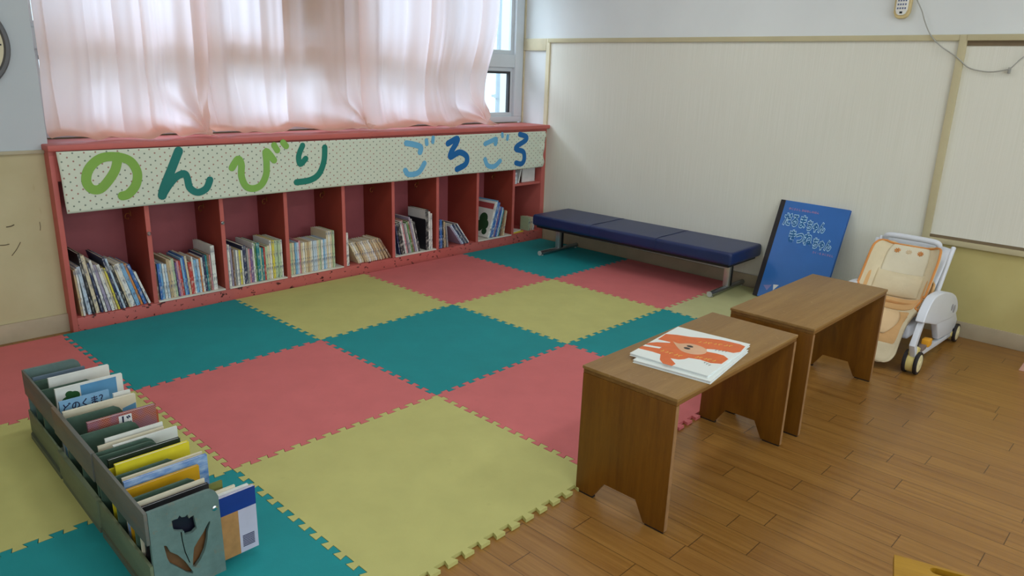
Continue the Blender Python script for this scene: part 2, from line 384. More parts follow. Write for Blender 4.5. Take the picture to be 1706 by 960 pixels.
for nm, c in (('teal', (24, 138, 142)), ('pink', (202, 108, 108)), ('yellow', (186, 183, 114)), ('pale yellow', (182, 182, 132))):
    m, t = base(nm.replace(' ', '_')+'_foam', c, .72, 0, .3)
    v = t.obj(); n = t.ramp(t.noise(v, 5, 5, .6), .3, .72); cc = t.mix(n, tuple(x*.93 for x in lin(c)), tuple(min(1, x*1.05) for x in lin(c)))
    sc = t.ramp(t.noise(t.obj((1, 1, 1)), 11, 3, .6), .68, .74); cc = t.mix(t.math('MULTIPLY', sc, .14), cc, tuple(x*.55 for x in lin(c)))
    t.color(cc); t.bump(t.noise(v, 260, 2), .12, .002); M_foam[nm] = m
mats = {(0,0):('teal','teal foam mat against the pink shelf at its left end'),(1,0):('yellow','yellow foam mat against the shelf, between a teal and a pink mat'),(2,0):('pink','pink foam mat against the shelf, left of the blue bench'),(3,0):('teal','teal foam mat in the corner under the end of the blue bench'),
        (0,1):('pink','whole pink foam mat in the middle of the floor, right of the book bin'),(1,1):('teal','teal foam mat in the very centre of the floor'),(2,1):('yellow','yellow foam mat in front of the blue bench, right of the centre teal one'),(3,1):('pink','pink foam mat under the middle of the blue bench'),
        (0,2):('yellow','big front yellow foam mat with a toothed edge on the wooden floor'),(1,2):('pink','pink foam mat partly hidden behind the table with the picture book'),(2,2):('teal','teal foam mat peeking out behind the table with the picture book'),(3,2):('pale yellow','paler yellow foam mat beside the big blue book'),
        (-1,0):('pink','pink foam mat by the cream wall behind the book bin'),(-1,1):('yellow','yellow foam mat left of and under the book bin'),(-1,2):('teal','teal foam mat at the lower left under the front of the book bin')}
for (i, j), (cn, lab) in mats.items():
    a, b, c, d = (i, j+1), (i+1, j+1), (i+1, j), (i, j)          # counter-clockwise from above
    poly = []
    # each seam is defined in one direction (+x or +y) so that neighbours share it
    poly += seam(a, b, False, 1)
    poly += seam(b, c, i+1 == 4, 1)
    top = seam(d, c, j == 0, -1); top = top[1:]; poly += [Vector(NODE[c])]+top[::-1]
    lf = seam(a, d, False, -1); lf = lf[1:]; poly += [Vector(NODE[d])]+lf[::-1]
    poly = inset(poly, .0011)
    cx = sum(p.x for p in poly)/len(poly); cy = sum(p.y for p in poly)/len(poly)
    o = MB().prism([(p.x-cx, p.y-cy) for p in poly], XY, .0004, TZ).build('foam_mat', M_foam[cn], loc=(cx, cy, 0))
    tag(o, lab, 'foam mat', 'interlocking foam floor mats')

#@@SHELF
# ------------------------------------------------------------------ cubby shelf under the window
def painted(name, c, chips):
    m, t = base(name, c, .5)
    v = t.obj(); n = t.ramp(t.noise(v, 5, 4), .3, .7); cc = t.mix(n, tuple(x*.9 for x in lin(c)), tuple(min(1, x*1.06) for x in lin(c)))
    if chips:
        k = t.ramp(t.noise(t.obj((1, 1, 1.6)), 26, 4, .6), chips, chips+.02); cc = t.mix(k, cc, lin((74, 30, 26)))
    t.color(cc); t.bump(t.noise(v, 30, 3), .08, .004); return m
M_coral = painted('coral_paint', (190, 98, 90), None); M_chip = painted('chipped_coral_paint', (190, 98, 92), .612); M_back = painted('rose_back_panel', (172, 92, 98), None)
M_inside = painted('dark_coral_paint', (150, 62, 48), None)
XL, XR = cp(.045, 0)[0], 3.985
KZ = cp(0, .079)[1]; TOPZ0, TOPZ1 = cp(0, 1.008)[1], cp(0, 1.040)[1]
DX = [cp(x, 0)[0] for x in (.505, .952, 1.393, 1.847, 2.288, 2.729, 3.171, 3.61)]
BD = .345                                   # back of the cubbies
sh = thing('cubby_shelf', 'long coral pink cubby shelf full of books under the curtained window', 'bookshelf', (0, 0, 0))
MB().box(.03, XR+.012, YC-.03, .30, TOPZ0, TOPZ1).build('top_board', M_coral, sh, bevel=.008)
MB().box(XL, XL+.026, YC, BD, 0, TOPZ0).build('side_panel', M_coral, sh, bevel=.002)
MB().box(XR-.05, XR, YC, BD, 0, TOPZ0).build('side_panel', M_coral, sh, bevel=.002)
MB().box(XL+.026, XR-.05, YC, YC+.02, 0, KZ-.002).build('toe_board', M_chip, sh, bevel=.003)
MB().box(XL+.026, XR-.05, YC+.02, BD, KZ-.025, KZ).build('bottom_board', M_coral, sh)
MB().box(XL+.026, XR-.05, BD-.012, BD+.005, 0, TOPZ0).build('back_panel', M_back, sh)
MB().box(XL+.026, XR-.05, YC, YC+.018, TOPZ0-.16, TOPZ0).build('top_rail', M_coral, sh)
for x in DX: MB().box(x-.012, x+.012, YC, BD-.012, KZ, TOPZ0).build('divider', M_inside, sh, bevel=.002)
for x in DX: MB().box(x-.0125, x+.0125, YC-.002, YC+.004, KZ, TOPZ0).build('divider_edging', M_coral, sh)
sz_ = cp(0, .535)[1]
MB().box(DX[7]+.012, XR-.05, YC+.01, BD-.012, sz_-.02, sz_).build('inner_shelf', M_coral, sh, bevel=.002)
M_brass = mat('old_brass', (150, 92, 48), .45, .7)
for x in (DX[0], DX[1], DX[2], DX[3], DX[4], DX[5], DX[7]):
    hk = MB(); hx = x-.012
    hk.tube([(hx, .2, .60), (hx-.022, .2, .60), (hx-.03, .2, .588), (hx-.028, .2, .572), (hx-.016, .2, .566), (hx-.01, .2, .574)], .0035, 8)
    hk.box(hx-.004, hx, .19, .21, .585, .615); hk.build('coat_hook', M_brass, sh, smooth=True)
M_chrome = mat('chrome', (200, 204, 208), .15, 1.0, var=.02)
for x, z in ((DX[0], .516), (DX[1], .525)): MB().lathe([(.004, 0), (.005, .006), (.011, .009), (.011, .016), (.007, .02)], (x-.004, YC-.002, z), (0, -1, 0), 14).build('knob', M_chrome, sh, smooth=True)
M_liner = mat('white_liner_board', (216, 212, 200), .7)
edges = [XL+.026]+DX+[XR-.05]
cub = ['first', 'second', 'third', 'fourth', 'fifth', 'sixth', 'seventh', 'eighth']
for k in (1, 2, 3, 5, 7):
    o = MB().box(edges[k]+.015, edges[k+1]-.015, YC-.006, BD-.05, KZ+.0005, KZ+.009).build('shelf_liner', M_liner)
    tag(o, 'thin white board lining the floor of the %s cubby from the left' % cub[k], 'shelf liner', 'white liner boards in the cubbies')
KF = {k: KZ+.0006+(.009 if k in (1, 2, 3, 5, 7) else 0) for k in range(9)}

# ------------------------------------------------------------------ banner
YB = YC-.034
def banner_mat():
    m, t = base('dotted_paper', (206, 214, 196), .7)
    tc = t.new('ShaderNodeTexCoord'); sp = t.new('ShaderNodeSeparateXYZ'); t.l.new(tc.outputs['Object'], sp.inputs[0])
    px, pz = .056, .0215
    rz = t.math('DIVIDE', sp.outputs[2], pz); ro = t.math('FLOOR', rz); od = t.math('MULTIPLY', t.math('MODULO', t.math('ABSOLUTE', ro), 2.0), .5)
    fx = t.math('FRACT', t.math('ADD', t.math('DIVIDE', sp.outputs[0], px), od)); fz = t.math('FRACT', rz)
    dx = t.math('MULTIPLY', t.math('SUBTRACT', fx, .5), px); dz = t.math('MULTIPLY', t.math('SUBTRACT', fz, .5), pz)
    r2 = t.math('SQRT', t.math('ADD', t.math('MULTIPLY', dx, dx), t.math('MULTIPLY', dz, dz)))
    dot = t.math('LESS_THAN', r2, .0046)
    cix = t.math('FLOOR', t.math('ADD', t.math('DIVIDE', sp.outputs[0], px), od)); cv = t.new('ShaderNodeCombineXYZ'); t.l.new(cix, cv.inputs[0]); t.l.new(ro, cv.inputs[1])
    wn = t.new('ShaderNodeTexWhiteNoise', noise_dimensions='2D'); t.l.new(cv.outputs[0], wn.inputs['Vector'])
    dc = t.mix(t.math('GREATER_THAN', wn.outputs[0], .55), lin((118, 132, 118)), lin((160, 122, 108)))
    t.color(t.mix(dot, lin((207, 215, 197)), dc)); return m
bn = thing('banner', 'white dotted paper banner with green and blue hand-cut letters along the shelf top', 'banner', (0, YB, 0))
(bx0, bz1), (bx1, _), (_, bz0), (_, bz1r), (bx0b, bz0r) = cp(.083, 1.003, YB), cp(4.000, .98, YB), cp(0, .672, YB), cp(0, .985, YB), cp(.092, .667, YB)
def ban(u, v):
    wob = (.006*math.sin(v*9+1)+.004*math.sin(v*21))*(max(0, u-.985)/.015)
    x0 = bx0+(bx0b-bx0)*(1-v)-.001*math.sin(v*8); x = x0+(bx1-x0)*u+wob-.02*(max(0, u-.985)/.015)*(1-v)
    zt = bz1+(bz1r-bz1)*u; zb = bz0+(bz0r-bz0)*u+.004*math.sin(u*19)*u
    z = zb+(zt-zb)*v
    y = -.0025*math.sin(u*41+v*3)*(1-v)-.010*(1-v)*max(0, 1-u*18)-.003*(1-v)*math.sin(u*7)**2-.014*math.sin(v*9)**2*max(0, u-.97)/.03
    return (x, y, z)
MB().grid(ban, 220, 24).build('paper', banner_mat(), bn, smooth=True, solid=.0012)
LET = [('no', .0467, [(.384,.963),(.358,.882),(.284,.797),(.232,.793),(.208,.838),(.229,.904),(.294,.957),(.375,.962),(.446,.933),(.477,.865),(.461,.795),(.418,.75),(.384,.741)]),
 ('n', .0474, [(.722,.976),(.677,.887),(.621,.777),(.602,.723)]), ('n', .0394, [(.613,.736),(.649,.784),(.694,.826),(.741,.841),(.757,.812),(.766,.755),(.811,.723),(.866,.742),(.894,.792)]),
 ('bi', .0406, [(1.041,.855),(1.084,.907),(1.104,.873),(1.099,.8),(1.123,.734),(1.175,.714),(1.23,.735),(1.267,.798),(1.275,.877),(1.277,.947),(1.328,.886)]), ('bi', .0376, [(1.336,.982),(1.356,.948)]), ('bi', .0386, [(1.4,.996),(1.421,.972)]),
 ('ri', .0359, [(1.543,.97),(1.51,.901),(1.519,.848),(1.562,.882)]), ('ri', .0389, [(1.712,.949),(1.702,.858),(1.661,.774),(1.591,.736),(1.483,.729)]),
 ('go', .0413, [(2.417,.947),(2.485,.935),(2.555,.912),(2.547,.873)]), ('go', .0388, [(2.404,.744),(2.438,.711),(2.53,.72),(2.59,.786)]), ('go', .0315, [(2.613,.96),(2.616,.933)]), ('go', .0291, [(2.681,.979),(2.676,.945)]),
 ('ro', .0446, [(2.833,.926),(2.929,.961),(2.924,.928),(2.871,.862),(2.863,.819),(2.956,.851),(3.035,.813),(3.024,.752),(2.932,.717)]),
 ('go2', .0369, [(3.245,.905),(3.331,.93),(3.372,.939),(3.366,.9)]), ('go2', .0377, [(3.247,.777),(3.278,.725),(3.358,.712),(3.429,.753)]), ('go2', .0264, [(3.445,.981),(3.449,.958)]), ('go2', .0269, [(3.513,.962),(3.508,.933)]),
 ('ro2', .0417, [(3.663,.968),(3.745,.946),(3.739,.913),(3.634,.87),(3.625,.841),(3.714,.815),(3.728,.748),(3.693,.712),(3.627,.724)])]
LC = {'no': (128, 172, 74), 'n': (24, 116, 108), 'bi': (130, 178, 82), 'ri': (22, 120, 104), 'go': (104, 172, 210), 'ro': (14, 98, 162), 'go2': (104, 172, 210), 'ro2': (14, 98, 162)}
LN = {'no': 'olive green letter no', 'n': 'dark green letter n', 'bi': 'light green letter bi', 'ri': 'dark green letter ri', 'go': 'light blue letter go', 'ro': 'dark blue letter ro', 'go2': 'light blue letter go near the right end', 'ro2': 'dark blue letter ro at the right end'}
def on_paper(x, z, w):
    u = max(0, min(1, (x-bx0)/(bx1-bx0))); zt = bz1+(bz1r-bz1)*u; zb = bz0+(bz0r-bz0)*u; v = max(0, min(1, (z-zb)/(zt-zb)))
    return (x, ban(u, v)[1]+w, z)
for key in LC:
    first = None; mm_ = mat('letter_%s_%s_%s' % LC[key], LC[key], .6, var=.05)
    for k, w, p in LET:
        if k != key: continue
        mb = MB(); stroke(mb, [cp(a, b, YB) for a, b in p], w*1.06, on_paper, -.0028, -.0004, rise=.0012)
        if first is None: first = mb.build('letter', mm_, bn); first['label'] = LN[key]
        else: mb.build('stroke', mm_, first)

#@@BOOKS
# ------------------------------------------------------------------ books in the cubbies
PAL = {'white': (222, 222, 216), 'cream': (212, 198, 166), 'grey': (150, 152, 152), 'navy': (38, 48, 84), 'blue': (44, 98, 168), 'light blue': (120, 172, 210), 'teal': (30, 122, 130), 'red': (182, 54, 48), 'orange': (208, 128, 58), 'yellow': (214, 200, 70),
       'green': (84, 130, 72), 'purple': (112, 84, 134), 'black': (36, 36, 42), 'brown': (128, 96, 72), 'pink': (208, 140, 146), 'pale green': (176, 196, 160), 'pale blue': (186, 204, 220), 'lavender': (160, 150, 176), 'tan': (186, 160, 120)}
def cover_mat(c): return mat('cover_'+c.replace(' ', '_'), PAL[c], .45, var=.06, scale=8)
def spine_mat(c):
    k = 'spine_'+c
    if k in _mc: return _mc[k]
    m, t = base(k.replace(' ', '_'), PAL[c], .5)
    dark = sum(PAL[c]) < 360
    n = t.noise(t.obj((90, 1, 34)), 1.0, 2, .5); tx = t.ramp(n, .54, .58)
    n2 = t.ramp(t.noise(t.obj((6, 6, 10)), 1.3, 2, .5), .44, .6)
    c0 = tuple(min(1, x*1.08) for x in lin(PAL[c])); c1 = lin((226, 222, 210)) if dark else lin((70, 84, 120))
    cc = t.mix(t.math('MULTIPLY', tx, .45 if dark else .7), c0, c1)
    cc = t.mix(t.math('MULTIPLY', n2, .12 if dark else .4), cc, lin((215, 214, 205)) if dark else lin((168, 160, 150)))
    t.color(cc); _mc[k] = m; return m
M_page = mat('paper_edges', (216, 208, 186), .8, var=.06, scale=40)
def book_mesh(t, h, d, c, name='picture_book', cm=None):
    b = .0022 if t > .009 else t*.22
    mb = MB(); mb.box(0, b, 0, d, 0, h); mb.box(t-b, t, 0, d, 0, h); mb.box(b, t-b, 0, b, 0, h)
    o = mb.build(name, cm or cover_mat(c))
    MB().box(b, t-b, b, d-.004, .003, h-.003).build('pages', M_page, o)
    return o
ORD = ['', 'first', 'second', 'third', 'fourth', 'fifth', 'sixth', 'seventh', 'eighth', 'ninth', 'tenth', 'eleventh', 'twelfth', '13th', '14th', '15th', '16th', '17th', '18th', '19th', '20th', '21st', '22nd', '23rd', '24th', '25th', '26th']
def row(ci, x, specs, z, ybase=YC+.012, side='left', cubby=None, right=False):
    """specs: (colour, thickness, height, depth, lean in degrees); left-leaning rows run to the right, right-leaning rows to the left"""
    pa = specs[0][4]; prev_h = 0; cur = x; placed = []
    for (c, t, h, d, a) in specs:
        if a > pa: cur += (-1 if right else 1)*min(h, prev_h or h)*(math.tan(R(a))-math.tan(R(pa)))
        yy = ybase+random.uniform(-.004, .008)
        o = book_mesh(t, h, d, c)
        if not right:
            o.location = (cur, yy, z); o.rotation_euler = (0, -R(a), 0); cur += t/math.cos(R(a))+.0011
        else:
            cur -= t/math.cos(R(a))+.0011
            o.location = (cur+t*(1/math.cos(R(a))-math.cos(R(a))), yy, z+t*math.sin(R(a))); o.rotation_euler = (0, R(a), 0)
        MB().box(.0004, t-.0004, -.0006, 0, .004, h-.004).build('spine_label', spine_mat(c), o)
        pa = a; prev_h = h; placed.append((o, c, t, h, a))
    if right: placed = placed[::-1]
    for k, (o, c, t, h, a) in enumerate(placed):
        sz = 'thin' if t < .013 else ('thick' if t > .022 else 'slim')
        st = 'leaning' if a > 9 else 'upright'
        tag(o, '%s %s book, %s from the left in the %s' % (sz, c, ORD[k+1], cubby), 'book', 'books in the %s' % cubby)
    return cur
def rnd(lst, n): return [random.choice(lst) for _ in range(n)]
cubn = ['%s cubby from the left' % c for c in cub]
# 1
row(0, edges[0]+.0275, [('tan',.010,.27,.22,3),('white',.010,.275,.22,3),('pale blue',.018,.285,.24,6),('black',.012,.36,.30,6.5),('cream',.019,.345,.28,7.5),('navy',.012,.30,.24,8.5),('white',.012,.315,.26,9.5),('lavender',.015,.285,.25,10.5),('white',.016,.285,.24,11),('cream',.011,.262,.22,11.5),('yellow',.010,.26,.22,12),('navy',.013,.322,.27,12.5),('pale blue',.011,.315,.26,13),('black',.012,.275,.24,13.5),('cream',.010,.27,.22,14),('white',.024,.275,.24,14),('light blue',.021,.272,.22,15),('orange',.012,.268,.22,15.5),('blue',.016,.262,.22,16),('white',.012,.215,.18,18)], KF[0], cubby=cubn[0])
# 2
row(1, edges[1]+.017, [('brown',.012,.24,.20,1),('blue',.014,.225,.2,1.5),('light blue',.013,.222,.2,2),('white',.012,.22,.2,2),('pale blue',.013,.215,.2,2.5),('tan',.017,.245,.22,3),('cream',.013,.235,.2,3),('pale green',.015,.24,.2,3),('purple',.010,.215,.18,3.5),('pink',.013,.222,.18,3.5),('red',.011,.222,.18,3.5),('light blue',.012,.238,.2,4),('blue',.010,.246,.2,4),('cream',.012,.248,.2,4),('red',.022,.205,.16,3),('white',.009,.235,.18,3),('light blue',.018,.212,.18,2.5),('pale blue',.014,.214,.18,2.5),('orange',.009,.218,.18,2.5),('white',.012,.22,.18,2),('navy',.013,.235,.2,2),('teal',.012,.232,.2,2),('brown',.013,.235,.2,1.5),('pink',.008,.228,.18,1.5),('white',.0125,.285,.25,1),('white',.0125,.285,.25,1),('pale blue',.0125,.285,.25,1),('white',.0125,.285,.25,1)][:26], KF[1], cubby=cubn[1])
# 3
row(2, edges[2]+.016, [('grey',.010,.265,.22,.5),('white',.014,.275,.22,.5),('lavender',.010,.262,.2,1),('brown',.010,.24,.2,1),('grey',.011,.238,.2,1),('white',.010,.235,.2,1),('grey',.010,.232,.18,1),('yellow',.013,.23,.2,1),('white',.009,.228,.2,1),('navy',.024,.255,.26,1),('grey',.012,.24,.2,1),('pink',.013,.228,.2,1),('purple',.018,.226,.2,1.2),('white',.011,.265,.23,1.2),('green',.013,.262,.23,1.2),('teal',.021,.26,.23,1.2),('pale green',.010,.225,.2,1),('teal',.014,.222,.2,1),('red',.010,.224,.18,.8),('pale green',.017,.226,.2,.8),('cream',.016,.23,.2,.8),('white',.014,.262,.22,.6),('yellow',.016,.262,.24,.6),('pale green',.022,.258,.24,.5),('pale green',.020,.256,.24,.5),('white',.013,.258,.22,.5)], KF[2], cubby=cubn[2])
# 4
row(3, edges[3]+.016, [('tan',.013,.225,.18,.5)]+[(c,.0145,.222,.18,.6) for c in ('pale green','cream','light blue','pale blue')]+[('pink',.012,.232,.18,.6)]+[(c,.0148,.216,.17,.6) for c in ('cream','white','cream','tan','cream','white','pale blue','pale blue','cream','pale green','white','light blue','pale blue')]+[(c,.0148,.268,.2,.4) for c in ('cream','white','cream','pale green')], KF[3], cubby=cubn[3])
# 5
row(4, edges[4]+.019, [('white',.026,.245,.14,1.5)], KF[4], cubby=cubn[4])
tmp = [(c,.0165,.182,.13,27) for c in ('cream','white','cream','tan','cream','white','cream','cream','white','tan','cream')]+[('tan',.018,.19,.15,29),('tan',.018,.192,.15,31),('brown',.014,.19,.16,33)]
row(4, edges[4]+.126, tmp, KF[4], cubby='pile in the fifth cubby')
# 6
row(5, edges[5]+.0275, [('grey',.010,.23,.18,3),('navy',.012,.25,.24,10),('black',.034,.255,.25,11),('white',.014,.265,.26,12),('pink',.012,.272,.25,12),('grey',.016,.24,.22,13),('white',.012,.242,.2,13),('green',.016,.255,.22,13),('brown',.014,.262,.22,13.5),('lavender',.014,.29,.24,14),('white',.009,.275,.22,14),('black',.02,.25,.22,14)], KF[5], cubby=cubn[5])
row(5, edges[6]-.112, [('black',.03,.325,.22,1),('white',.022,.305,.22,1),('white',.013,.29,.24,1)], KF[5], cubby='right corner of the sixth cubby')
for o_ in bpy.data.objects:
    if o_.get('group') == 'books in the right corner of the sixth cubby' and 'black' in o_['label']:
        MB().box(-.0008, 0, .002, .218, .25, .323).build('white_band', mat('white_glossy_cover2', (214, 214, 210), .4), o_)
# 7
row(6, edges[6]+.018, [('navy',.018,.24,.2,1),('blue',.022,.235,.2,1.5),('black',.014,.22,.2,2),('tan',.018,.215,.2,3),('grey',.013,.2,.18,6)], KF[6], cubby=cubn[6])
row(6, edges[6]+.268, [('lavender',.013,.215,.19,38),('pale blue',.012,.22,.19,38),('navy',.017,.225,.2,38),('grey',.011,.225,.2,38),('navy',.012,.222,.2,38),('white',.014,.22,.2,38)], KF[6], cubby='pile in the seventh cubby')
# 8: leaning the other way
row(7, edges[8]-.09, [('cream',.013,.215,.2,9),('tan',.014,.225,.2,10),('brown',.012,.23,.2,12),('teal',.011,.235,.22,15),('pale blue',.014,.255,.24,15.5),('blue',.012,.265,.24,16),('purple',.014,.27,.25,16),('white',.010,.275,.25,16.5),('blue',.028,.31,.27,17),('light blue',.012,.33,.28,17),('white',.02,.32,.3,17)], KF[7], cubby=cubn[7], right=True)
for o_ in bpy.data.objects:
    if o_.get('group') == 'books in the eighth cubby from the left' and 'first from' in o_['label']:
        g_ = MB()
        for cy_, cz_, r_ in ((.10, .16, .05), (.07, .11, .045), (.13, .09, .05), (.06, .05, .03)): g_.prism([(cy_+r_*math.cos(k*.4488), cz_+r_*math.sin(k*.4488)) for k in range(14)], YZ, -.0008-.00005*len(g_.v)/14, 0)
        g_.build('green_print', mat('dark_leaf_print', (40, 72, 44), .5), o_); MB().box(-.0008, 0, .01, .28, .25, .30).build('red_print', mat('red_print', (170, 74, 74), .5), o_)
# 9: upper shelf and bottom
row(8, edges[8]+.02, [('white',.016,.1,.1,0),('pale blue',.012,.1,.1,2)], sz_+.0006, cubby='small upper shelf')
nb = MB(); nx = edges[8]+.16
nbk = thing('spiral_notebook', 'white spiral notebook standing on the small upper shelf at right', 'notebook', (nx, YC+.05, sz_+.0006))
MB().box(0, .165, .0, .014, 0, .135).build('cover', mat('grey_white_cover', (214, 214, 212), .6, var=.08, scale=20), nbk, bevel=.001)
rg = MB()
for k in range(9): rg.tube([(.165+.007*math.cos(a), .007+.011*math.sin(a), .012+.0135*k) for a in [2*math.pi*i/10 for i in range(10)]], .0013, 6, closed=True)
rg.build('spiral', M_chrome, nbk, smooth=True)
lw = book_mesh(.012, .14, .12, 'white'); lw.location = (edges[8]+.085, YC+.03, sz_+.0035); lw.rotation_euler = (0, R(14), 0); tag(lw, 'thin white book leaning right on the small upper shelf', 'book', 'books on the small upper shelf')
x0 = XR-.155
for k, (c, l) in enumerate((('pale green', 'left'), ('cream', 'middle'), ('white', 'right'))):
    o = book_mesh(.026, .125-.004*k, .1, c); o.location = (x0+.028*k, YC+.04, KZ+.0006); MB().box(.0004, .0256, -.0006, 0, .003, .12-.004*k).build('spine_label', spine_mat(c), o)
    tag(o, 'small thick %s book, %s of three in the bottom right cubby' % (c, l), 'book', 'small books in the bottom right cubby')
for k, (c, w, l) in enumerate((('yellow', .15, 'yellow book lying flat in the bottom right cubby'), ('white', .13, 'white booklet lying on the yellow book, bottom right cubby'))):
    o = book_mesh(.010, w, .1, c); o.rotation_euler = (0, R(90), R(4+7*k)); o.location = (edges[8]+.04, YC+.03, KZ+.0006+.0106*(k+1)); tag(o, l, 'book')

#@@CURTAINS
# ------------------------------------------------------------------ curtains
cm = bpy.data.materials.new('pink_curtain_cloth'); cm.use_nodes = True; ct = NT(cm)
ct.n.remove(ct.b)
_d = ct.new('ShaderNodeBsdfDiffuse'); _t = ct.new('ShaderNodeBsdfTranslucent'); _x = ct.new('ShaderNodeMixShader'); _x.inputs[0].default_value = .52
_d.inputs[0].default_value = (*lin((250, 208, 180)), 1); _t.inputs[0].default_value = (*lin((244, 240, 250)), 1)
ct.l.new(_d.outputs[0], _x.inputs[1]); ct.l.new(_t.outputs[0], _x.inputs[2]); ct.l.new(_x.outputs[0], ct.n['Material Output'].inputs[0])
SILL = TOPZ1
def curtain(label, xl, xr, y0, folds, seed, knots):
    rn = random.Random(seed); ph = [rn.uniform(0, 6.28) for _ in range(12)]
    ZT = 2.42
    def fn(u, v):
        L = (ZT-SILL)*1.03*v; zr = ZT-L
        low = max(0, min(1, (1.45-zr)/.40)); low = low*low*(3-2*low)
        x = xl(zr)+(xr(zr)-xl(zr))*u
        s = u*folds+.16*math.sin(2*math.pi*u*1.3+ph[8])+.07*math.sin(2*math.pi*u*2.7+ph[9]); g_ = math.sin(2*math.pi*s+ph[0]+.9*low*math.sin(6*u+ph[1]))
        a = .55+.45*math.sin(2*math.pi*u*2.3+ph[10])
        y = y0+.022-.056*a*abs(math.sin(math.pi*s+ph[0]+.5*low*math.sin(6*u+ph[1])))**.75*(1-.2*low)+.006*g_+.012*math.sin(2*math.pi*s*.37+ph[2]+1.2*low)+.0035*math.sin(2*math.pi*s*2.3+ph[3])
        y += low*(.022*math.sin(2*math.pi*s*.31+ph[4])-.03); vl = max(0, min(1, (1.19-zr)/.14)); y -= .045*vl*vl*(1+.5*math.sin(2*math.pi*s*.5+ph[11]))
        wd_ = xr(zr)-xl(zr)
        for kx, amt in knots:
            dx = (u-kx)*wd_; dz = zr-1.07; r_ = math.hypot(dx, dz); an = math.atan2(dz, dx)
            x -= dx*amt*math.exp(-(r_/.20)**2); y -= .045*math.exp(-(r_/.16)**2)
            y += .030*math.sin(8*an+ph[1])*math.exp(-(r_/.30)**2)*(1-math.exp(-(r_/.06)**2))
        y += .005*math.sin(26*u+11*zr+ph[7])*low
        rip = .006*(1+math.sin(2*math.pi*s*.6+ph[5]))+.030*max(0, math.sin(2*math.pi*s*.33+ph[6]))**2
        zmin = SILL+.003+rip; z = zr
        if zr < zmin+.03:
            e = zmin+.03-zr; q = e/(.03+e); z = zmin+.03-.03*q*1.15+.004*math.sin(2*math.pi*s*1.3+ph[7])*q; z = max(z, SILL+.0035); y -= e*.8
        return (x, max(y, YC-.015), z)
    o = MB().grid(fn, 260, 120).build('curtain', cm, smooth=True, sharp=180)
    tag(o, label, 'curtain', 'pink curtains at the window'); return o
curtain('left pink curtain, next to the grey wall with the clock', lambda z: .076+.035*max(0, min(1, (z-1.05)/.4)), lambda z: 1.00+.02*min(1, max(0, z-1.05)/.5), .178, 6.0, 3, [(.93, .80)])
curtain('middle pink curtain with the darker upper part', lambda z: .99, lambda z: 2.215+.01*(z-1.05), .222, 6.0, 11, [(.95, .75)])
curtain('right pink curtain, next to the uncovered strip of window', lambda z: 2.15, lambda z: 3.57-.15*math.exp(-((z-1.36)/.34)**2)-.03*math.exp(-((z-1.1)/.2)**2), .172, 7.0, 23, [(.90, .80)])

#@@BENCH
# ------------------------------------------------------------------ blue bench
bb = thing('padded_bench', 'long dark blue padded bench with chrome legs along the right wall', 'bench', (3.70, -1.28, 0), (0, 0, R(1.0)))
M_vinyl = mat('navy_vinyl', (24, 40, 86), .36, var=.10, scale=7, bump=.05, bscale=300, spec=.5)
bx, by = .24, .905
def seat(u, v):
    pass
st = MB().box(-bx, bx, -by, by, .255, .348).build('seat_cushion', M_vinyl, bb, bevel=.026, seg=5, sharp=60)
for yy in (-.30, .30):
    MB().tube(spline([(-bx-.0005, yy, .262), (-bx-.001, yy, .318), (-bx+.026, yy, .3485), (0, yy, .3488), (bx-.026, yy, .3485), (bx, yy, .318), (bx, yy, .262)], 5), .0022, 6).build('seam', mat('navy_piping', (26, 38, 78), .5), bb, smooth=True)
M_blk = mat('black_steel', (26, 27, 30), .5)
MB().box(-bx+.03, bx-.03, -by+.03, by-.03, .236, .256).build('under_frame', M_blk, bb)
M_foot = mat('steel_tube', (150, 154, 156), .25, .9)
for yy in (-.785, .785):
    MB().box(-.035, -.008, yy-.022, yy+.022, .05, .24).build('leg', mat('satin_chrome', (190, 194, 194), .3, .8), bb, bevel=.003)
    MB().box(-.006, .022, yy-.022, yy+.022, .05, .24).build('leg', M_blk, bb, bevel=.003)
    MB().tube([(-.26, yy, .036), (.24, yy, .036)], .019, 16).build('foot', M_foot, bb, smooth=True)
    MB().lathe([(.020, 0), (.020, .006)], (-.266, yy, .036), (1, 0, 0), 16).build('foot_cap', mat('grey_plastic', (178, 180, 176), .5), bb)
    for xx in (-.235, .215): MB().lathe([(.012, 0), (.014, .004), (.009, .01)], (xx, yy, TZ-.0002), (0, 0, 1), 12).build('glide', mat('grey_plastic', (178, 180, 176), .5), bb)

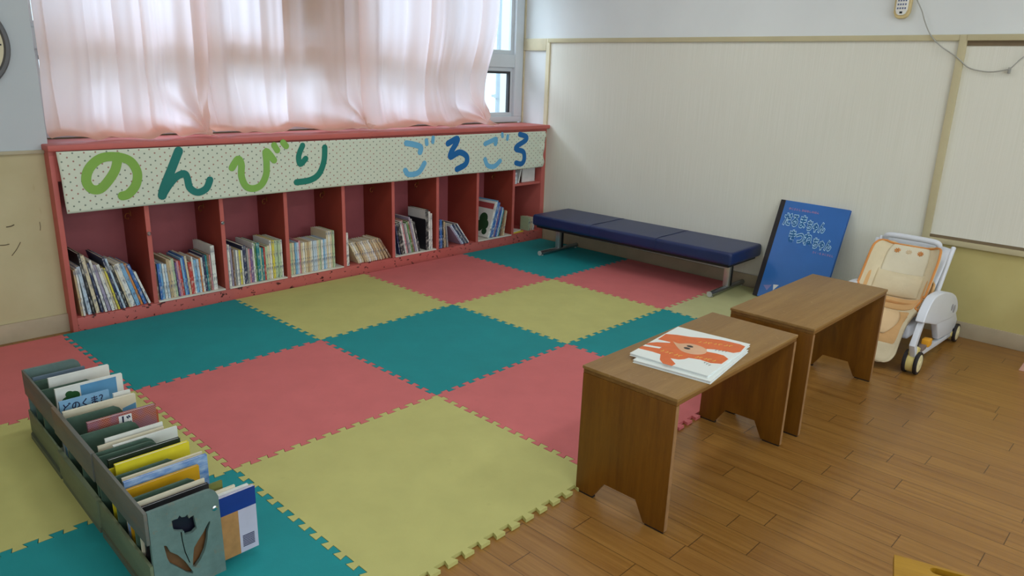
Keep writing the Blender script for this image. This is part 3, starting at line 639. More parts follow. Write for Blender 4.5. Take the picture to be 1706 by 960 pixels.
#@@TABLES
# ------------------------------------------------------------------ low wooden tables
M_wtop = wood('worn_table_top', (130, 96, 50), (150, 116, 66), .5, axis=0, scale=7, wear=(164, 132, 86))
M_wside = wood('brown_stained_panel', (98, 58, 8), (122, 78, 14), .42, axis=2, scale=8)
M_wedge = wood('table_edge', (108, 72, 30), (136, 98, 48), .5, axis=0, scale=8)
M_worn = mat('pale_worn_wood', (146, 110, 72), .55, var=.15, scale=30)
M_metal = mat('dull_steel', (168, 168, 160), .35, .8)
def low_table(label, x0, x1, y0, y1, h):
    cx, cy = (x0+x1)/2, (y0+y1)/2; t = thing('low_table', label, 'table', (cx, cy, 0), (0, 0, 0), 'low wooden tables'); a = (x1-x0)/2; b = (y1-y0)/2
    MB().box(-a, a, -b, b, h-.012, h).build('table_top', M_wtop, t, bevel=.003)
    MB().box(-a+.004, a-.004, -b+.003, b-.003, h-.027, h-.012).build('edge_board', M_wedge, t, bevel=.002)
    pt = [(-b+.004, .006), (-b+.088, .006), (-b+.125, .078), (b-.125, .078), (b-.078, .006), (b-.002, .006), (b-.004, h-.027), (-b+.004, h-.027)]
    for s, xx in ((-1, -a+.002), (1, a-.022)):
        p = MB().prism(pt, YZ, xx, xx+.02).build('side_panel', M_wside, t, bevel=.0015)
        MB().add([(xx+q, y_, z_) for q in (.001, .019) for y_, z_ in ((-b+.004, .008), (-b+.0025, .008), (-b+.0025, h-.029), (-b+.004, h-.029))], [(0,1,2,3),(7,6,5,4),(0,4,5,1),(1,5,6,2),(2,6,7,3),(3,7,4,0)]).build('worn_edge', M_worn, p)
        for y_ in (-b+.045, b-.042): MB().box(xx+.002, xx+.018, y_-.038, y_+.036, 0, .006).build('foot_pad', M_blk, p)
        for yy in (-b+.07, b-.07):
            xi = xx+(.02 if s < 0 else 0); d = .001 if s < 0 else -.001
            MB().box(min(xi, xi+18*d), max(xi, xi+18*d), yy-.014, yy+.014, h-.066, h-.027).build('bracket', M_metal, t, bevel=.002)
    MB().box(a-.16, a-.03, -b+.05, -b+.066, h-.06, h-.046).build('stay_bar', M_metal, t, bevel=.002)
    return t
low_table('low brown wooden table with the orange picture book on it', .842, 1.757, -3.37, -2.983, .5)
low_table('low brown wooden table without books, in front of the big blue book', 1.876, 2.785, -3.388, -3.005, .5)
# the two picture books lying on the first table
def flat_quad_book(name, quad, z0, z1, label, cmat):
    cx = sum(p[0] for p in quad)/4; cy = sum(p[1] for p in quad)/4
    o = thing(name, label, 'book', (cx, cy, z0), group='picture books on the table')
    q = [(x-cx, y-cy) for x, y in quad]; h = z1-z0
    ins = [(x*.985, y*.985) for x, y in q]
    MB().prism(q, XY, 0, .002).build('back_cover', cmat, o); MB().prism(ins, XY, .002, h-.002).build('pages', M_page2, o)
    cv = MB().prism(q, XY, h-.002, h).build('front_cover', cmat, o)
    return o, cx, cy, h, cv
M_page2 = mat('white_pages', (214, 218, 222), .8, var=.05, scale=30); M_bc = mat('white_glossy_cover', (226, 232, 228), .3, var=.02)
flat_quad_book('picture_book', [(1.408,-3.326),(1.030,-3.380),(.995,-3.090),(1.37,-3.035)], .5, .511, 'white picture book underneath the orange one on the low table', M_bc)
ob, ox, oy, oh, ocv = flat_quad_book('picture_book', [(1.412,-3.018),(1.446,-3.313),(1.044,-3.360),(1.020,-3.058)], .511, .521, 'picture book with orange artwork lying on the low table', M_bc)
org = [(1.253,-3.042),(1.297,-3.034),(1.322,-3.07),(1.342,-3.12),(1.381,-3.174),(1.403,-3.219),(1.414,-3.286),(1.407,-3.312),(1.341,-3.327),(1.31,-3.315),(1.304,-3.287),(1.293,-3.253),(1.271,-3.227),(1.245,-3.24),(1.256,-3.273),(1.258,-3.304),(1.239,-3.332),(1.178,-3.338),(1.156,-3.308),(1.157,-3.266),(1.141,-3.229),(1.118,-3.225),(1.1,-3.214),(1.087,-3.186),(1.054,-3.228),(1.028,-3.230),(1.024,-3.195),(1.047,-3.168),(1.094,-3.141),(1.094,-3.107),(1.085,-3.052),(1.115,-3.047),(1.140,-3.106),(1.160,-3.104),(1.138,-3.045),(1.165,-3.047),(1.19,-3.062),(1.222,-3.1),(1.232,-3.095),(1.222,-3.046)]
MB().prism([(a-ox, b-oy) for a, b in org], XY, oh, oh+.0006).build('orange_artwork', mat('orange_print', (214, 100, 36), .35, var=.08, scale=30), ob)
fc = [(1.244,-3.099),(1.241,-3.128),(1.272,-3.155),(1.277,-3.196),(1.262,-3.231),(1.227,-3.247),(1.195,-3.237),(1.178,-3.21),(1.18,-3.176),(1.203,-3.143)]
fcs = [tuple(p) for p in spline([(a-ox, b-oy) for a, b in fc+fc[:1]], 4)][:-1]
MB().prism(fcs, XY, oh+.0006, oh+.0011).build('tan_oval', mat('tan_print', (214, 168, 132), .35), ob)
ey = MB()
for ex_, ey_ in ((1.245,-3.172),(1.219,-3.175)): ey.prism([(ex_-ox+.010*math.cos(k*math.pi/6), ey_-oy+.013*math.sin(k*math.pi/6)) for k in range(12)], XY, oh+.0011, oh+.0014)
ey.build('dark_spots', mat('black_print', (38, 32, 32), .4), ob)
yl = MB()
for p0, p1, n in (((1.316,-3.165),(1.374,-3.285),7),((1.128,-3.119),(1.134,-3.211),5),((1.168,-3.239),(1.187,-3.315),5)):
    for k in range(n):
        f_ = (k+.3)/n; x = p0[0]+(p1[0]-p0[0])*f_-ox; y = p0[1]+(p1[1]-p0[1])*f_-oy; r_ = random.uniform(.006, .010)
        stroke(yl, [(x-r_, y), (x, y+r_*.5*random.choice((-1, 1))), (x+r_, y-r_*.3)], .0028, XY, oh+.0006, oh+.0010)
yl.build('yellow_lettering', mat('yellow_print', (222, 190, 80), .4), ob)
dk = MB()
for p0, p1, n in (((1.283,-3.255),(1.302,-3.300),4),((1.144,-3.290),(1.130,-3.325),3)):
    for k in range(n):
        f_ = (k+.3)/n; x = p0[0]+(p1[0]-p0[0])*f_-ox; y = p0[1]+(p1[1]-p0[1])*f_-oy
        stroke(dk, [(x-.005, y), (x+.001, y+.003), (x+.006, y-.001)], .0016, XY, oh+.0006, oh+.0010)
dk.build('dark_lettering', mat('black_print', (38, 32, 32), .4), ob)

#@@BIGBOOK
# ------------------------------------------------------------------ big blue book leaning on the wall
up = Vector((.32, -.03, .945)).normalized(); wd = Vector((-.094, -1, 0)); wd = (wd-up*wd.dot(up)).normalized(); nr = wd.cross(up).normalized()
if nr.x > 0: nr = -nr
bk = thing('giant_picture_book', 'giant blue picture book with a black spine leaning against the wall', 'book', (3.735, -2.252, TZ+.0078))
BW, BH, BT = .495, .70, .022
M_bcov = mat('blue_glossy_cover', (50, 108, 184), .22, var=.06, scale=5, spec=.6); M_bsp = mat('black_spine_tape', (38, 34, 36), .5)
def onbook(a, b, d): return up*b+wd*a+nr*d
def bkbox(a0, a1, b0, b1, d0, d1): return MB().add([onbook(a, b, d) for d in (d0, d1) for a, b in ((a0, b0), (a1, b0), (a1, b1), (a0, b1))], [(3,2,1,0),(4,5,6,7),(0,1,5,4),(1,2,6,5),(2,3,7,6),(3,0,4,7)])
bkbox(.034, BW, 0, BH, -.003, 0).build('front_cover', M_bcov, bk); bkbox(.034, BW, 0, BH, -BT, -BT+.003).build('back_cover', M_bcov, bk)
bkbox(.02, BW-.006, .005, BH-.005, -BT+.003, -.003).build('pages', mat('blue_white_pages', (90, 130, 170), .7), bk)
bkbox(0, .036, 0, BH, -BT-.0004, .0004).build('spine', M_bsp, bk)
M_halo = mat('pale_blue_halo', (176, 214, 238), .35); M_tit = mat('deep_blue_title', (14, 96, 158), .35); M_pnk = mat('pink_small_text', (206, 140, 160), .4); M_wht = mat('white_print', (222, 224, 226), .4)
tx = wd*1.0+up*-.0; 
def bt(name, body, size, a, b, m, d, off=0.0, rot=0, sx=1.0):
    x = wd*math.cos(rot)+up*math.sin(rot); y = up*math.cos(rot)-wd*math.sin(rot)
    return put_text(name, body, size, m, bk, frame_mtx(onbook(a, b, d), x, y) @ Matrix.Diagonal((sx, 1, 1, 1)), .0004, off)
def title(ch, a, b, size, sx):
    bt('title_halo', ch, size, a, b, M_halo, .0008, .0072, 0, sx); bt('title', ch, size, a, b, M_tit, .0016, .0021, 0, sx)
title('だるま', .062, .535, .094, .60); title('ちゃん', .236, .525, .076, .58)
title('きつね', .128, .425, .094, .62); title('ちゃん', .312, .415, .076, .58)
bt('small_print', 'かこさとし おはなしのほん', .018, .075, .640, M_pnk, .0006)
bt('small_print', 'さく・え かこさとし', .016, .330, .375, M_pnk, .0006)
MB().add([onbook(a, b, d) for d in (0.0002, .0008) for a, b in ((.06, .085), (.12, .10), (.095, .055))], [(2,1,0),(3,4,5),(0,1,4,3),(1,2,5,4),(2,0,3,5)]).build('pennant', mat('lilac_print', (128, 130, 186), .4), bk)
MB().add([onbook(a, b, d) for d in (0.0002, .0008) for a, b in ((.13, .105), (.17, .11), (.14, .065))], [(2,1,0),(3,4,5),(0,1,4,3),(1,2,5,4),(2,0,3,5)]).build('pennant', M_wht, bk)

#@@BIN
# ------------------------------------------------------------------ wooden book bin
bi = thing('book_bin', 'long worn grey green wooden book bin with tulip cutouts, full of picture books', 'book bin', (0, 0, TZ))
def greenwood(name, c, wear, lo):
    m, t = base(name, c, .6); v = t.obj((12, 2, 12)); n = t.ramp(t.noise(v, 1.6, 5, .65), .3, .7)
    cc = t.mix(n, tuple(x*.82 for x in lin(c)), tuple(min(1, x*1.12) for x in lin(c))); w = t.ramp(t.noise(t.obj((9, 2, 9)), 2.2, 6, .7), lo, lo+.14); cc = t.mix(w, cc, lin(wear))
    t.color(cc); t.bump(n, .15, .003); return m
M_bin = greenwood('grey_green_paint', (98, 122, 118), (122, 112, 92), .60); M_rail = greenwood('weathered_rail', (98, 100, 94), (112, 100, 84), .50); M_low = greenwood('olive_green_rail', (104, 114, 88), (118, 106, 80), .60); M_div = greenwood('dark_green_divider', (66, 92, 78), (86, 100, 84), .7)
BX0, BX1, BYN, BYF = -.497, -.300, -2.555, -1.242
tul = [[(-.436,.246),(-.43,.247),(-.419,.246),(-.414,.254),(-.408,.245),(-.399,.243),(-.392,.247),(-.389,.233),(-.375,.237),(-.373,.221),(-.37,.191),(-.383,.183),(-.404,.185),(-.406,.199),(-.42,.205),(-.432,.212),(-.435,.225)],
       [(-.416,.200),(-.4145,.17),(-.4105,.132),(-.4005,.09),(-.3975,.09),(-.4075,.132),(-.4115,.17),(-.412,.200)],
       [(-.464,.179),(-.457,.176),(-.449,.152),(-.43,.132),(-.412,.102),(-.392,.055),(-.395,.051),(-.409,.062),(-.431,.09),(-.453,.116),(-.459,.137)],
       [(-.33,.197),(-.335,.196),(-.346,.18),(-.353,.169),(-.371,.149),(-.383,.133),(-.388,.107),(-.392,.073),(-.384,.069),(-.367,.086),(-.352,.111),(-.343,.142),(-.339,.169),(-.331,.19)]]
def endp(h, cut=True):
    out = [(BX0, 0), (BX1+.004, 0), (BX1, h-.03), (BX1-.007, h-.013), (BX1-.02, h-.002), (BX1-.03, h), (BX0, h)]
    return out
Z0 = -TZ
M_drk = MB
plate_holes([(a, b) for a, b in endp(.286)], [[(a, b+Z0+.003) for a, b in h] for h in tul], XZ, BYN, BYN+.012).build('end_panel', M_bin, bi)
plate_holes([(a+.034, b) for a, b in endp(.286)], [[(a+.034, b+Z0+.003) for a, b in h] for h in tul], XZ, BYF, BYF+.012).build('end_panel', M_bin, bi)
M_sk = greenwood('bin_base', (92, 100, 82), (104, 92, 70), .6)
sk = lambda y: .034*(y-BYN)/(BYF-BYN)                 # the bin stands very slightly askew
def yb(mb, x0, x1, y0, y1, z0, z1):
    return mb.add([(x+sk(y), y, z) for z in (z0, z1) for x, y in ((x0, y0), (x1, y0), (x1, y1), (x0, y1))], [(3,2,1,0),(4,5,6,7),(0,1,5,4),(1,2,6,5),(2,3,7,6),(3,0,4,7)])
for k, (o1, o2) in enumerate(((0, 0), (-.004, .002), (.002, -.002))):
    ya, yb2 = BYN+(BYF+.012-BYN)*k/3+.0008, BYN+(BYF+.012-BYN)*(k+1)/3-.0008
    yb(MB(), BX0-.010+o1, BX0-.0006, ya, yb2, .186+o2, .287+o2*.5).build('top_rail', M_rail, bi, bevel=.0015)
    yb(MB(), BX0-.010+o1*1.5, BX0-.0006, ya, yb2, .022, .118+o2).build('lower_rail', M_low, bi, bevel=.0015)
b_ = MB(); n3 = BYF-BYN
for k in range(3): yb(b_, BX0-.015, BX0-.010, BYN+n3*(k/3)+.012, BYN+n3*((k+1)/3)-.012, 0, .022)
yb(b_, BX0-.010, BX0, BYN+.012, BYF, 0, .022); b_.build('plinth', M_sk, bi)
yb(MB(), BX0, BX1, BYN+.012, BYF, .004, .018).build('base_board', M_sk, bi)
dv = [-1.345, -1.45, -1.765, -1.925, -2.085, -2.115, -2.27, -2.425]
for y in dv:
    h = .268; MB().prism([(BX0+.001+sk(y), .0175), (BX1-.004+sk(y), .0175), (BX1-.006+sk(y), h-.03), (BX1-.016+sk(y), h-.012), (BX1-.034+sk(y), h), (BX0+.001+sk(y), h)], XZ, y, y+.008).build('divider', M_div, bi, bevel=.001)
MB().lathe([(.006, 0), (.008, .002), (.004, .004)], (-.314, BYN, .222), (0, -1, 0), 14).build('ring_sticker', M_chrome, bi)  # round ring sticker on the end panel
def bin_book(label, y, t, x0, x1, ztop, c, zb=.0187, tilt=0, cm=None):
    w = x1-x0; h = ztop-zb-TZ
    o = thing('picture_book', label, 'book', (x0, y, zb+TZ), (R(tilt), 0, 0), 'picture books in the book bin')
    b = min(.0018, t*.25); cmx = cm or mat('glossy_'+c.replace(' ', '_'), PAL2.get(c, PAL.get(c)), .32, var=.07, scale=14)
    MB().box(0, w, 0, b, 0, h).build('front_cover', cmx, o); MB().box(0, w, t-b, t, 0, h).build('back_cover', cmx, o)
    MB().box(.002, w-.003, b, t-b, .003, h-.003).build('pages', M_page2, o)
    MB().box(0, .0012, b, t-b, 0, h).build('spine', cmx, o)
    return o, w, h
PAL2 = {'white': (222, 224, 218), 'sky': (128, 172, 206), 'cream': (220, 212, 188), 'bright yellow': (222, 206, 50), 'amber': (206, 156, 30), 'dark green': (40, 52, 40), 'black': (40, 38, 40), 'kraft': (158, 122, 84), 'slate': (104, 122, 138), 'paint blue': (96, 150, 208), 'brick': (170, 84, 66), 'olive': (120, 124, 66)}
bin_book('slate grey thin book just inside the far end of the bin', -1.318, .010, -.455, -.272, .288, 'slate')
bin_book('tall plain white book behind the bear book in the bin', -1.405, .012, -.424, -.209, .304, 'white')
o, w, h = bin_book('white and blue picture book with a dark green tree on its cover', -1.535, .012, -.437, -.204, .306, 'white')
MB().box(w*.36, w*.90, -.0006, 0, h-.13, h-.006).build('blue_panel', mat('sky_print', (92, 150, 192), .35), o)
tr = MB()
for cx_, cz_, r_ in ((.040, h-.060, .026), (.060, h-.040, .020), (.025, h-.080, .022), (.060, h-.070, .022), (.045, h-.03, .014)): tr.prism([(cx_+r_*math.cos(k*.4488), cz_+r_*.9*math.sin(k*.4488)) for k in range(14)], XZ, -.0011-.0001*len(tr.v)/100, -.0002)
tr.build('green_tree', mat('leaf_print', (36, 84, 40), .5), o)
MB().prism([(w*.60+.03*math.cos(k*.5236), h-.062+.012*math.sin(k*.5236)) for k in range(12)], XZ, -.0012, -.0004).build('yellow_hat', mat('hat_print', (206, 180, 70), .4), o)
o, w, h = bin_book('pale blue book with dark Japanese lettering along its cover', -1.640, .010, -.454, -.288, .297, 'sky')
put_text('title', 'どのくま？', .036, mat('navy_print', (30, 36, 70), .5), o, frame_mtx((.006, -.0006, h-.040), (1, 0, .02), (0, 0, 1)) @ Matrix.Diagonal((.86, 1, 1, 1)), .0003, .0006)
bin_book('small white book standing right of the pale blue book in the bin', -1.665, .010, -.282, -.222, .286, 'white')
o, w, h = bin_book('cream picture book with a blue corner in the bin', -1.705, .012, -.462, -.219, .283, 'cream')
MB().prism([(w*.80, h-.045), (w-.002, h-.035), (w-.002, h-.12), (w*.72, h-.12)], XZ, -.0006, 0).build('blue_corner', mat('sky_print', (92, 150, 192), .35), o)
def patt():
    m, t = base('red_woven_pattern', (170, 84, 66), .4); n = t.new('ShaderNodeTexChecker'); n.inputs['Scale'].default_value = 220; t.l.new(t.obj(), n.inputs['Vector'])
    c = t.mix(n.outputs[1], lin((150, 64, 50)), lin((182, 122, 100))); z = t.ramp(t.noise(t.obj(), 14, 2), .42, .6); t.color(t.mix(t.math('MULTIPLY', z, .6), c, lin((138, 104, 132)))); return m
o, w, h = bin_book('red patterned picture book with one character in a white square', -1.868, .013, -.433, -.208, .293, 'brick', cm=patt())
MB().box(w*.44, w*.63, -.0006, 0, h-.052, h-.008).build('white_square', M_wht, o)
put_text('title', 'じ', .044, mat('navy_print', (30, 36, 70), .5), o, frame_mtx((w*.445, -.0009, h-.046), (1, 0, 0), (0, 0, 1)), .0003, .001)
bin_book('orange edged book standing just behind the red patterned book', -1.850, .008, -.30, -.196, .262, 'brick', cm=mat('orange_cover', (176, 82, 52), .4))
bin_book('thin white booklet between the red book and the middle dividers', -2.010, .006, -.425, -.240, .286, 'white')
bin_book('thin cream booklet in front of the thin white one in the bin', -2.038, .006, -.456, -.248, .281, 'cream')
bin_book('white book with a printed grid beside the middle dividers', -2.070, .009, -.42, -.216, .283, 'white')
bin_book('dark green book in front of the middle divider of the bin', -2.172, .012, -.468, -.248, .291, 'dark green')
bin_book('bright yellow picture book in the bin', -2.218, .013, -.464, -.238, .292, 'bright yellow')
bin_book('thin yellow booklet tucked against the rail beside the yellow book', -2.195, .006, -.478, -.30, .272, 'bright yellow')
bin_book('thin cream book behind the blue painted book', -2.300, .006, -.474, -.232, .286, 'cream')
bin_book('second thin cream book, pressed to the blue painted book', -2.313, .006, -.476, -.24, .283, 'cream')
def paint():
    m, t = base('blue_painting', (96, 150, 208), .35); n = t.ramp(t.noise(t.obj((8, 1, 20)), 2.2, 5, .6), .3, .7)
    c = t.mix(n, lin((50, 112, 190)), lin((176, 200, 224))); t.color(c); return m
bin_book('picture book with a blue and white painted cover in the bin', -2.333, .011, -.480, -.231, .289, 'paint blue', cm=paint())
bin_book('amber yellow book in front of the blue painted book', -2.360, .010, -.482, -.270, .277, 'amber')
bin_book('thin pinkish book near the front end of the bin', -2.468, .006, -.494, -.300, .290, 'cream')
bin_book('black book just behind the front tulip panel of the bin', -2.492, .010, -.490, -.299, .284, 'black')
bin_book('thin olive book jutting out at the front corner of the bin', -2.478, .007, -.45, -.252, .268, 'olive', zb=.03)
bin_book('cream book jutting out at the front corner of the bin', -2.506, .007, -.45, -.226, .254, 'cream', zb=.03)
bin_book('thin white book jutting out behind the blue and tan one', -2.518, .008, -.45, -.190, .248, 'white', zb=.03)
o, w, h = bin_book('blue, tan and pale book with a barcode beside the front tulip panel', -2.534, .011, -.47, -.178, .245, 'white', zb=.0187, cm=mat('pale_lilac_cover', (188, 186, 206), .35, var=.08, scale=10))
MB().box(.0, w*.50, -.0006, 0, h-.075, h).build('shade_band', mat('shaded_blue_print', (14, 16, 34), .4), o)  # cover behind the tulip flower, coloured dark to stand for shade
MB().box(w*.50, w, -.0006, 0, h-.062, h).build('blue_band', mat('royal_blue_print', (24, 54, 132), .35), o)
MB().box(.0, w*.58, -.0006, 0, 0, h-.075).build('shaded_tan_panel', mat('shaded_tan_print', (120, 84, 52), .4, var=.22, scale=18), o)  # tan print darkened by colour for the shade behind the end panel
MB().box(w*.58, w*.80, -.0006, 0, 0, h-.062).build('tan_panel', mat('tan_paint_print', (168, 124, 76), .4, var=.22, scale=18), o)
bc = MB()
for k in range(8): bc.box(w*.83, w*.96, -.0007, 0, .018+.0052*k, .0208+.0052*k)
bc.build('barcode', mat('navy_print', (30, 36, 70), .5), o)

#@@CHAIR
# ------------------------------------------------------------------ reclining baby chair on castors
hc = thing('baby_chair', 'cream and white reclining baby chair on castors by the yellow wall', 'baby chair', (3.45, -3.22, 0))
M_pl = mat('white_plastic', (214, 218, 226), .3, var=.02, spec=.5); M_crp = mat('cream_plastic', (222, 204, 130), .4, var=.03); M_tyre = mat('black_rubber', (36, 32, 34), .6); M_hub = mat('pale_cream_plastic', (224, 214, 170), .4)
M_cu = mat('cream_cushion', (214, 200, 168), .85, var=.06, scale=8, bump=.25, bscale=40); M_or = mat('peach_cushion', (214, 170, 116), .85, var=.08, scale=8, bump=.25, bscale=40); M_pip = mat('orange_piping', (206, 136, 70), .7)
L = lambda x, y, z: (x-3.45, y+3.22, z)
# cushion: one sheet from leg rest to head, with raised sides
PROF = [(3.005, .035), (3.04, .09), (3.085, .16), (3.13, .215), (3.20, .243), (3.30, .240), (3.38, .232), (3.435, .245), (3.49, .30), (3.555, .385), (3.62, .47), (3.67, .535), (3.685, .558)]
pf = spline([(a, b) for a, b in PROF], 6)
def prof(v):
    f_ = v*(len(pf)-1); i = min(int(f_), len(pf)-2); return pf[i].lerp(pf[i+1], f_-i)
def half(v):
    if v < .36: return .105+.073*math.sqrt(1-(1-min(1, v/.10))**2)
    if v < .62: return .178+.027*(v-.36)/.26
    t_ = (v-.62)/.38; return .205*math.sqrt(max(0, 1-(max(0, t_-.45)/.57)**2.4*.78))
def cush(u, v, off=0.0):
    p = prof(v); q = prof(min(1, v+.01)); q0 = prof(max(0, v-.01)); d = (q-q0).normalized(); nx, nz = -d.y, d.x
    s = 2*u-1; lift = (.005+.105*max(0, min(1, (v-.34)/.18))*(1-max(0, v-.86)/.14*.75))*abs(s)**3.2
    puff = .012*(1-s*s)+.004*math.sin(v*46)*(1-abs(s))*(1 if v > .3 else .3)+off
    y = -3.235+half(v)*s*(1-.10*abs(s)**4*(v > .4))
    return L(p.x+nx*(lift+puff), y, p.y+nz*(lift+puff))
MB().grid(lambda u, v: cush(u, v), 44, 90).build('cushion', M_cu, hc, smooth=True, sharp=180, solid=.016)
def patch(name, u0, u1, v0, v1, m, off, rnd_=False, bulge=.006):
    def fn(a, b):
        if rnd_:
            aa = 2*a-1; bb_ = 2*b-1; k = math.sqrt(max(0, 1-.55*bb_*bb_)); aa *= k; a = (aa+1)/2; bb_ *= math.sqrt(max(0, 1-.25*aa*aa)); b = (bb_+1)/2
        s, t_ = 2*a-1, 2*b-1
        return cush(u0+(u1-u0)*a, v0+(v1-v0)*b, off+bulge*(1-s**4)*(1-t_**4))
    return MB().grid(fn, 20, 20).build(name, m, hc, smooth=True, sharp=180, solid=.006)
patch('leg_rest_tip', .04, .96, .005, .13, M_cu, .006)
patch('leg_pad', .04, .96, .12, .40, M_or, .004, False, .010)
patch('oval_pad', .12, .88, .17, .385, mat('pale_peach_cushion', (222, 190, 146), .85, var=.05, bump=.2, bscale=40), .014, True, .010)
patch('seat_pad', .05, .95, .415, .55, M_or, .008, False, .020)
patch('waist_pad', .12, .88, .56, .635, M_or, .008, False, .020)
patch('back_pad', .18, .82, .645, .77, M_cu, .008, False, .020)
patch('head_pillow', .21, .79, .76, .95, mat('pale_cushion', (216, 208, 184), .85, var=.05, bump=.25, bscale=40), .010, False, .018)
pb = [cush(.0, v/60, .004) for v in range(24, 58)]+[cush(u/20, .965, .008) for u in range(0, 21)]+[cush(1.0, v/60, .004) for v in range(57, 23, -1)]
MB().tube(pb, .0065, 8).build('piping', M_pip, hc, smooth=True)
fl = []
for uu, vv, mm in ((.34, .878, M_pip), (.50, .878, mat('pale_tan_thread', (208, 186, 150), .8)), (.66, .878, M_pip)):
    c0 = Vector(cush(uu, vv, .031)); ux = (Vector(cush(uu+.02, vv, .031))-c0).normalized(); vx = (Vector(cush(uu, vv+.01, .031))-c0).normalized(); nn = ux.cross(vx).normalized(); mb = MB()
    for k in range(8):
        a = k*math.pi/4; d = ux*math.cos(a)+vx*math.sin(a); e = ux*-math.sin(a)+vx*math.cos(a)
        mb.obox(c0+d*.010, d*.007, e*.0028, nn*.0015)
    mb.build('embroidered_flower', mm, hc)
# peach side panels of the cushion
for s0, s1 in ((.0, .13), (.87, 1.0)): patch('side_bolster', s0, s1, .52, .78, M_or, .004, False, .006)
# crumpled cloth at the right hip
MB().grid(lambda u, v: L(3.33+.20*u+.02*math.sin(9*v), -3.395-.03*math.sin(3.1*u)-.012*math.sin(17*v+5*u), .235+.14*v*u+.05*v+.012*math.sin(14*u+4*v)), 24, 24).build('bunched_cloth', M_or, hc, smooth=True, sharp=180, solid=.012)
# back shell, handle bar and side frames
def shell(u, v):
    s = 2*u-1; x, z = 3.47+.285*v, .20+.385*v; w = .185+.03*v
    return L(x+.035-.045*s*s, -3.215+w*s, z-.018+.01*(1-s*s))
MB().grid(shell, 24, 20).build('back_shell', M_pl, hc, smooth=True, sharp=180, solid=.012)
MB().tube(spline([L(3.735, -3.36, .575), L(3.725, -3.34, .597), L(3.722, -3.215, .603), L(3.722, -3.09, .602), L(3.735, -3.06, .585)], 6), .017, 12).build('push_handle', M_pl, hc, smooth=True)
for yy in (-3.43, -3.03): MB().tube(spline([L(3.76, yy, .578), L(3.70, yy, .50), L(3.60, yy, .36), L(3.52, yy, .25)], 5), .013, 10).build('back_frame_tube', M_pl, hc, smooth=True)
MB().box(-.14, .14, -.17, .18, .10, .185).build('seat_base', M_pl, hc, bevel=.02, seg=3)
MB().prism([(3.06, .09), (3.15, .205), (3.36, .205), (3.36, .17), (3.17, .17), (3.09, .08)], lambda a, b, w: L(a, w, b), -3.37, -3.08).build('leg_rest_frame', M_pl, hc, bevel=.006)
SH = [(3.043,.295),(3.060,.325),(3.081,.350),(3.132,.388),(3.2,.408),(3.334,.403),(3.488,.376),(3.618,.336),(3.70,.29),(3.745,.240),(3.739,.205),(3.64,.192),(3.42,.216),(3.32,.223),(3.167,.263)]
RAIL = [(2.985,.175),(3.075,.300),(3.10,.285),(3.035,.17),(3.075,.115),(3.20,.108),(3.523,.085),(3.80,.07),(3.80,.045),(3.523,.058),(3.204,.075),(3.05,.085)]
LOW = [(3.36,.215),(3.46,.10),(3.80,.065),(3.83,.14),(3.76,.20),(3.70,.235),(3.5,.225)]
for sgn, yb_ in ((-1, -3.472), (1, -3.052)):
    y0, y1 = sorted((yb_, yb_+sgn*.045)); LL = lambda a, b, w: L(a, w, b)
    sc = MB().prism([(p.x+(.13 if sgn > 0 else 0), p.y-(.05 if sgn > 0 else 0)) for p in spline(SH+SH[:1], 3)][:-1], LL, y0, y1).build('side_cover', M_pl, hc, bevel=.012, seg=4, sharp=50)
    MB().prism(RAIL, LL, y0+.008, y1-.008).build('base_rail', M_pl, hc, bevel=.005)
    MB().prism(LOW, LL, y0+.006, y1-.004).build('lower_cover', M_pl, hc, bevel=.008, seg=3)
    yo = y0-.0006 if sgn < 0 else y1+.0006
    for (a, b, r_) in (((3.60, .265, .020), (3.655, .245, .024)) if sgn < 0 else ()):
        MB().lathe([(r_, -.001), (r_, .001)], L(a, yo, b), (0, 1, 0), 18).build('grey_button', mat('grey_button', (150, 150, 160), .4), sc)
    MB().box(3.13-3.45, 3.22-3.45, y0+3.22+.006, y1+3.22-.006, .105, .128).build('brake_pedal', mat('brown_grey_plastic', (120, 104, 98), .5), hc, bevel=.003)
    MB().box(3.25-3.45, 3.31-3.45, y0+3.22+.002, y1+3.22-.002, .105, .145).build('brake_lever', mat('amber_plastic', (226, 160, 44), .4), hc, bevel=.006)
    MB().tube(spline([L(3.09, yb_+sgn*.02, .27), L(3.11, yb_+sgn*.02, .20), L(3.10, yb_+sgn*.02, .13)], 5), .007, 8).build('cable', M_tyre, hc, smooth=True)
    for (xa, ra, nm) in ((3.075, .062, 'front'), (3.83, .056, 'rear')):
        yc = yb_+sgn*.018
        MB().obox(L(xa+(-.0 if nm == 'front' else -.05), yc, .105 if nm == 'front' else .07), (.03, 0, -.012), (0, .021, 0), (.012, 0, .042 if nm == 'front' else .028)).build('castor_fork', M_crp, hc, bevel=.008, seg=3)
        wh = thing_part = MB().lathe([(ra*.86, -.022), (ra*.86, .022)], L(xa, yc, ra), (0, 1, 0), 30).build('castor', M_crp, hc, smooth=True)
        for q in (-1, 1):
            MB().lathe([(ra*.80, -.009), (ra*.97, -.009), (ra, -.005), (ra, .005), (ra*.97, .009), (ra*.80, .009)], L(xa, yc+q*.028, ra), (0, 1, 0), 32).build('tyre', M_tyre, wh, smooth=True)
            MB().lathe([(ra*.80, -.006), (ra*.80, .006), (ra*.70, .009), (ra*.25, .009), (ra*.2, .012), (.004, .012)], L(xa, yc+q*.0305, ra), (0, q, 0), 28).build('hub', M_hub, wh, smooth=True)

